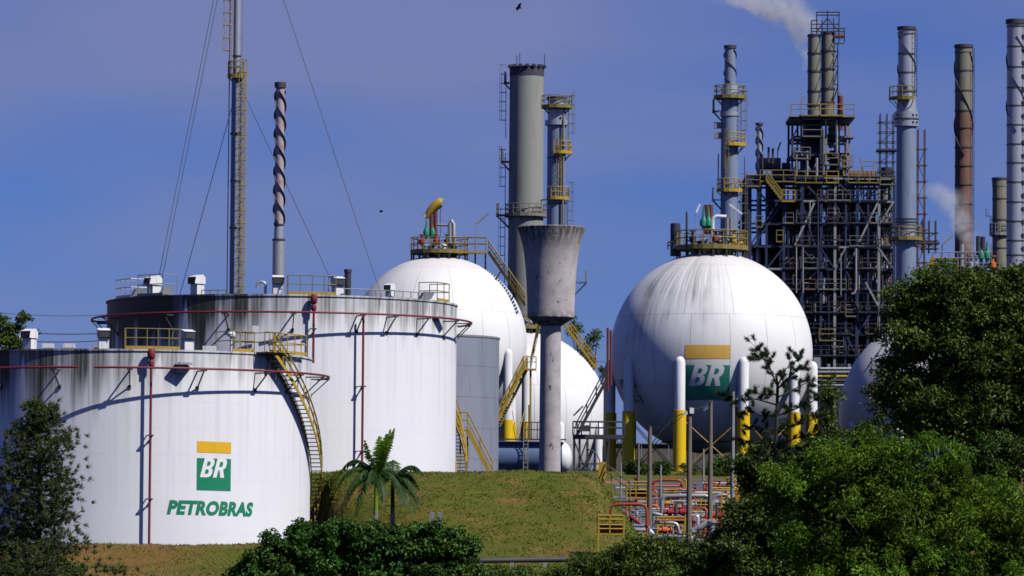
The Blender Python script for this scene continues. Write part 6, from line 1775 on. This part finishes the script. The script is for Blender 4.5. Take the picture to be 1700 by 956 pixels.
def conifer(label, base, H, profile, nwhorl, mat, tuft, per, seed, trunk_r=.12, name='pine_tree', sub=5):
    """profile(t) = reach of the branches at height fraction t"""
    r_ = random.Random(seed); base = V(base)
    root = thing(name, label, 'tree', base)
    MB().tube([base - V(0, 0, .4), base + V(.05, 0, H * .5), base + V(0, 0, H)], [trunk_r * 1.2, trunk_r * .7, trunk_r * .2], 8).build('trunk', 'bark_dark', root)
    lb = MB(); tips = []; dirs = []
    for i in range(nwhorl):
        t = .08 + .92 * i / nwhorl
        for j in range(r_.randint(4, 6)):
            a = r_.uniform(0, 2 * math.pi); L = profile(t) * r_.uniform(.55, 1.1)
            s = base + V(0, 0, H * (t + r_.uniform(-.02, .02))); dr = V(math.cos(a), math.sin(a), 0)
            e = s + dr * L + V(0, 0, L * r_.uniform(-.05, .28)); m = s.lerp(e, .55) - V(0, 0, L * .07)
            lb.tube([s, m, e], [trunk_r * .28, trunk_r * .18, trunk_r * .07], 4)
            for k in range(sub + int(L * 3)):
                q = r_.uniform(.22, 1.0); c = (s.lerp(m, q * 2) if q < .5 else m.lerp(e, q * 2 - 1))
                o = V(r_.gauss(0, 1), r_.gauss(0, 1), r_.gauss(.25, .6)) * (.16 * L + .07)
                tips.append(c + o); dirs.append((o + dr * .15 + V(0, 0, .12)).normalized())
                if k % 2 == 0: lb.tube([c, c + o], trunk_r * .06, 3, caps=False)
    tips.append(base + V(0, 0, H)); dirs.append(V(0, 0, 1))
    lb.build('branches', 'bark_dark', root)
    v, f = needles(np.array([tuple(x) for x in tips]), np.array([tuple(x) for x in dirs]), per, tuft, .012 + tuft * .035)
    np_mesh('needle_crown', v, f, mat, root)
    return root
bx = gbase(62, 206)
conifer('dark feathery conifer in the lower left corner, in front of the lettered tank', bx, P(62, 668, 206).z - bx[2], lambda t: 3.5 * (1 - t) ** .55 * (.8 + .2 * math.sin(t * 11)) + .30, 26, 'needle_olive', .22, 20, 5, .15, sub=13)
broadleaf('bush', 'yellowish undergrowth at the foot of the dark conifer', 'bush', gbase(60, 212), [lobe(20, 920, 212, 50, 50), lobe(90, 935, 212, 45, 30), lobe(55, 950, 212, 80, 20)], 70, 45, .42, .2, 'leaf_mid', limbs=10, trunk_r=.07)

# sparse pine before the BR sphere: bare limbs carrying tight tufts
Y = 246
pb = gbase(1288, Y)
PT = thing('pine_tree', 'sparse pine with bare limbs and tight needle tufts before the BR sphere', 'tree', pb)
def tk(px, py, d=0): q = P(px, py, Y); return V(q.x, Y + d, q.z)
MB().tube([V(*pb) - V(0, 0, .3), tk(1288, 800), tk(1289, 720), tk(1291, 640), tk(1289, 625)], [.15, .13, .1, .07, .05], 8).build('trunk', 'bark_dark', PT)
limb_sets = [[(1290, 640), (1278, 612), (1262, 585), (1255, 578)], [(1284, 625), (1275, 600), (1262, 592), (1246, 595)], [(1291, 640), (1305, 612), (1322, 598), (1330, 592)], [(1292, 645), (1310, 625), (1328, 612), (1340, 615)], [(1290, 655), (1260, 655), (1240, 650)], [(1290, 660), (1320, 645), (1345, 632), (1352, 640)],
             [(1289, 672), (1255, 662), (1225, 664), (1205, 662)], [(1289, 690), (1262, 690), (1240, 676), (1228, 690)], [(1290, 690), (1318, 680), (1345, 668), (1362, 660)], [(1289, 715), (1262, 716), (1235, 705)], [(1289, 715), (1316, 708), (1340, 700), (1368, 690)], [(1289, 738), (1255, 735), (1228, 728)], [(1290, 740), (1320, 728), (1350, 722), (1375, 718)], [(1289, 755), (1310, 745), (1330, 745)], [(1289, 760), (1268, 750), (1250, 752)]]
lb = MB(); tips = []; dirs = []
r_ = random.Random(3)
for L in limb_sets:
    d = r_.uniform(-1.6, 1.6); pts = [tk(x, y, d * i / (len(L) - 1)) for i, (x, y) in enumerate(L)]
    lb.tube(pts, [.045] + [.03] * (len(pts) - 2) + [.014], 5)
    tips.append(pts[-1]); dirs.append((pts[-1] - pts[-2]).normalized())
    for p, q in zip(pts[:-1], pts[1:]):
        for k in range(5):
            c = p.lerp(q, r_.uniform(.25, 1)); o = V(r_.gauss(0, .24), r_.gauss(0, .24), r_.gauss(.18, .2))
            lb.tube([c, c + o], .012, 4); tips.append(c + o); dirs.append(o.normalized())
lb.build('branches', 'bark_dark', PT)
v, f = needles(np.array([tuple(x) for x in tips]), np.array([tuple(x) for x in dirs]), 140, .21, .011, .9, .28)
np_mesh('needle_tufts', v, f, 'needle', PT)

# --- palms on the bank
def frond(root, s, dr, L, droop, mat, nl=60, leaf=.66, lift=.9):
    up = V(0, 0, 1); pts = []
    for i in range(nl + 1):
        t = i / nl; pts.append(s + dr * (L * (t - .18 * t * t * droop)) + up * (L * (lift * t - droop * t * t)))
    side = dr.cross(up).normalized()
    mb = MB().tube(pts[::4], [.03 * (1 - .8 * i / (len(pts[::4]) - 1)) + .004 for i in range(len(pts[::4]))], 5)
    for i in range(3, nl + 1):
        t = i / nl; l = leaf * (math.sin(math.pi * (.18 + .78 * t)) ** .7)
        tg = (pts[i] - pts[i - 1]).normalized()
        for k in (-1, 1):
            d = (side * k * .75 + tg * .55 - up * (.25 + .5 * random.random()) + V(random.gauss(0, .1), random.gauss(0, .1), random.gauss(0, .1))).normalized()
            w = tg * .026
            e = pts[i] + d * l - up * l * .15
            mb.add([pts[i] - w, pts[i] + w, pts[i].lerp(e, .55) + w * 1.1, e, pts[i].lerp(e, .55) - w * 1.1], [(0, 1, 2, 3, 4)])
    return mb.build('frond', mat, root, smooth=False)
def palm(label, px, Y, ytop, lean, fronds, spear):
    b = V(*gbase(px, Y)); t = P(px, ytop, Y); t = V(b.x + lean, Y, t.z)
    root = thing('palm_tree', label, 'palm tree', b, group='palms on the bank')
    H = t.z - b.z
    MB().tube([b - V(0, 0, .3), b + V(0, 0, H * .25), b.lerp(t, .62)], [.17, .15, .12], 10).build('trunk', 'palm_bark', root)
    MB().tube([b.lerp(t, .60), b.lerp(t, .85), t], [.115, .10, .05], 10).build('crownshaft', 'palm_young' if spear else 'palm_leaf', root)
    for az, L, lift, droop in fronds:
        a = R_(az); frond(root, t - V(0, 0, .15), V(math.sin(a), -math.cos(a), 0), L * .8, droop * .92, 'palm_leaf', leaf=.54, lift=lift)
    if spear:
        for az, L, lift in ((100, .9, 2.7), (70, .95, 2.6), (40, .8, 2.7), (-60, .7, 2.6), (170, .8, 2.6), (95, .65, 2.6), (120, 1.0, 2.5), (20, .7, 2.5), (60, .8, 3.0)):
            a = R_(az); frond(root, t - V(0, 0, .2), V(math.sin(a), -math.cos(a), 0) , L, .12, 'palm_young', leaf=.42, lift=lift)
    return root
palm('taller palm with a bright upright young frond on the grass bank', 622, 257, 782, .05,
     [(-85, 3.3, .80, 1.25), (-60, 3.2, .45, 1.25), (-105, 3.1, 1.15, 1.25), (-35, 2.7, .2, 1.3), (15, 2.3, .3, 1.2), (75, 2.3, .6, 1.3), (130, 2.4, .8, 1.1), (-150, 2.6, .9, 1.1), (-75, 2.8, .1, 1.1), (-20, 2.2, .7, 1.2), (165, 2.4, 1.2, 1.0)], True)
palm('shorter darker palm right of the one with the bright frond', 652, 258, 790, -.05,
     [(85, 2.5, 1.25, 1.25), (70, 2.4, .55, 1.35), (110, 2.3, .9, 1.3), (30, 2.0, .2, 1.2), (-30, 1.8, .8, 1.1), (-80, 1.8, .9, 1.2), (180, 1.9, 1.4, .8), (55, 2.2, -.1, 1.0), (95, 2.2, .15, 1.2)], False)
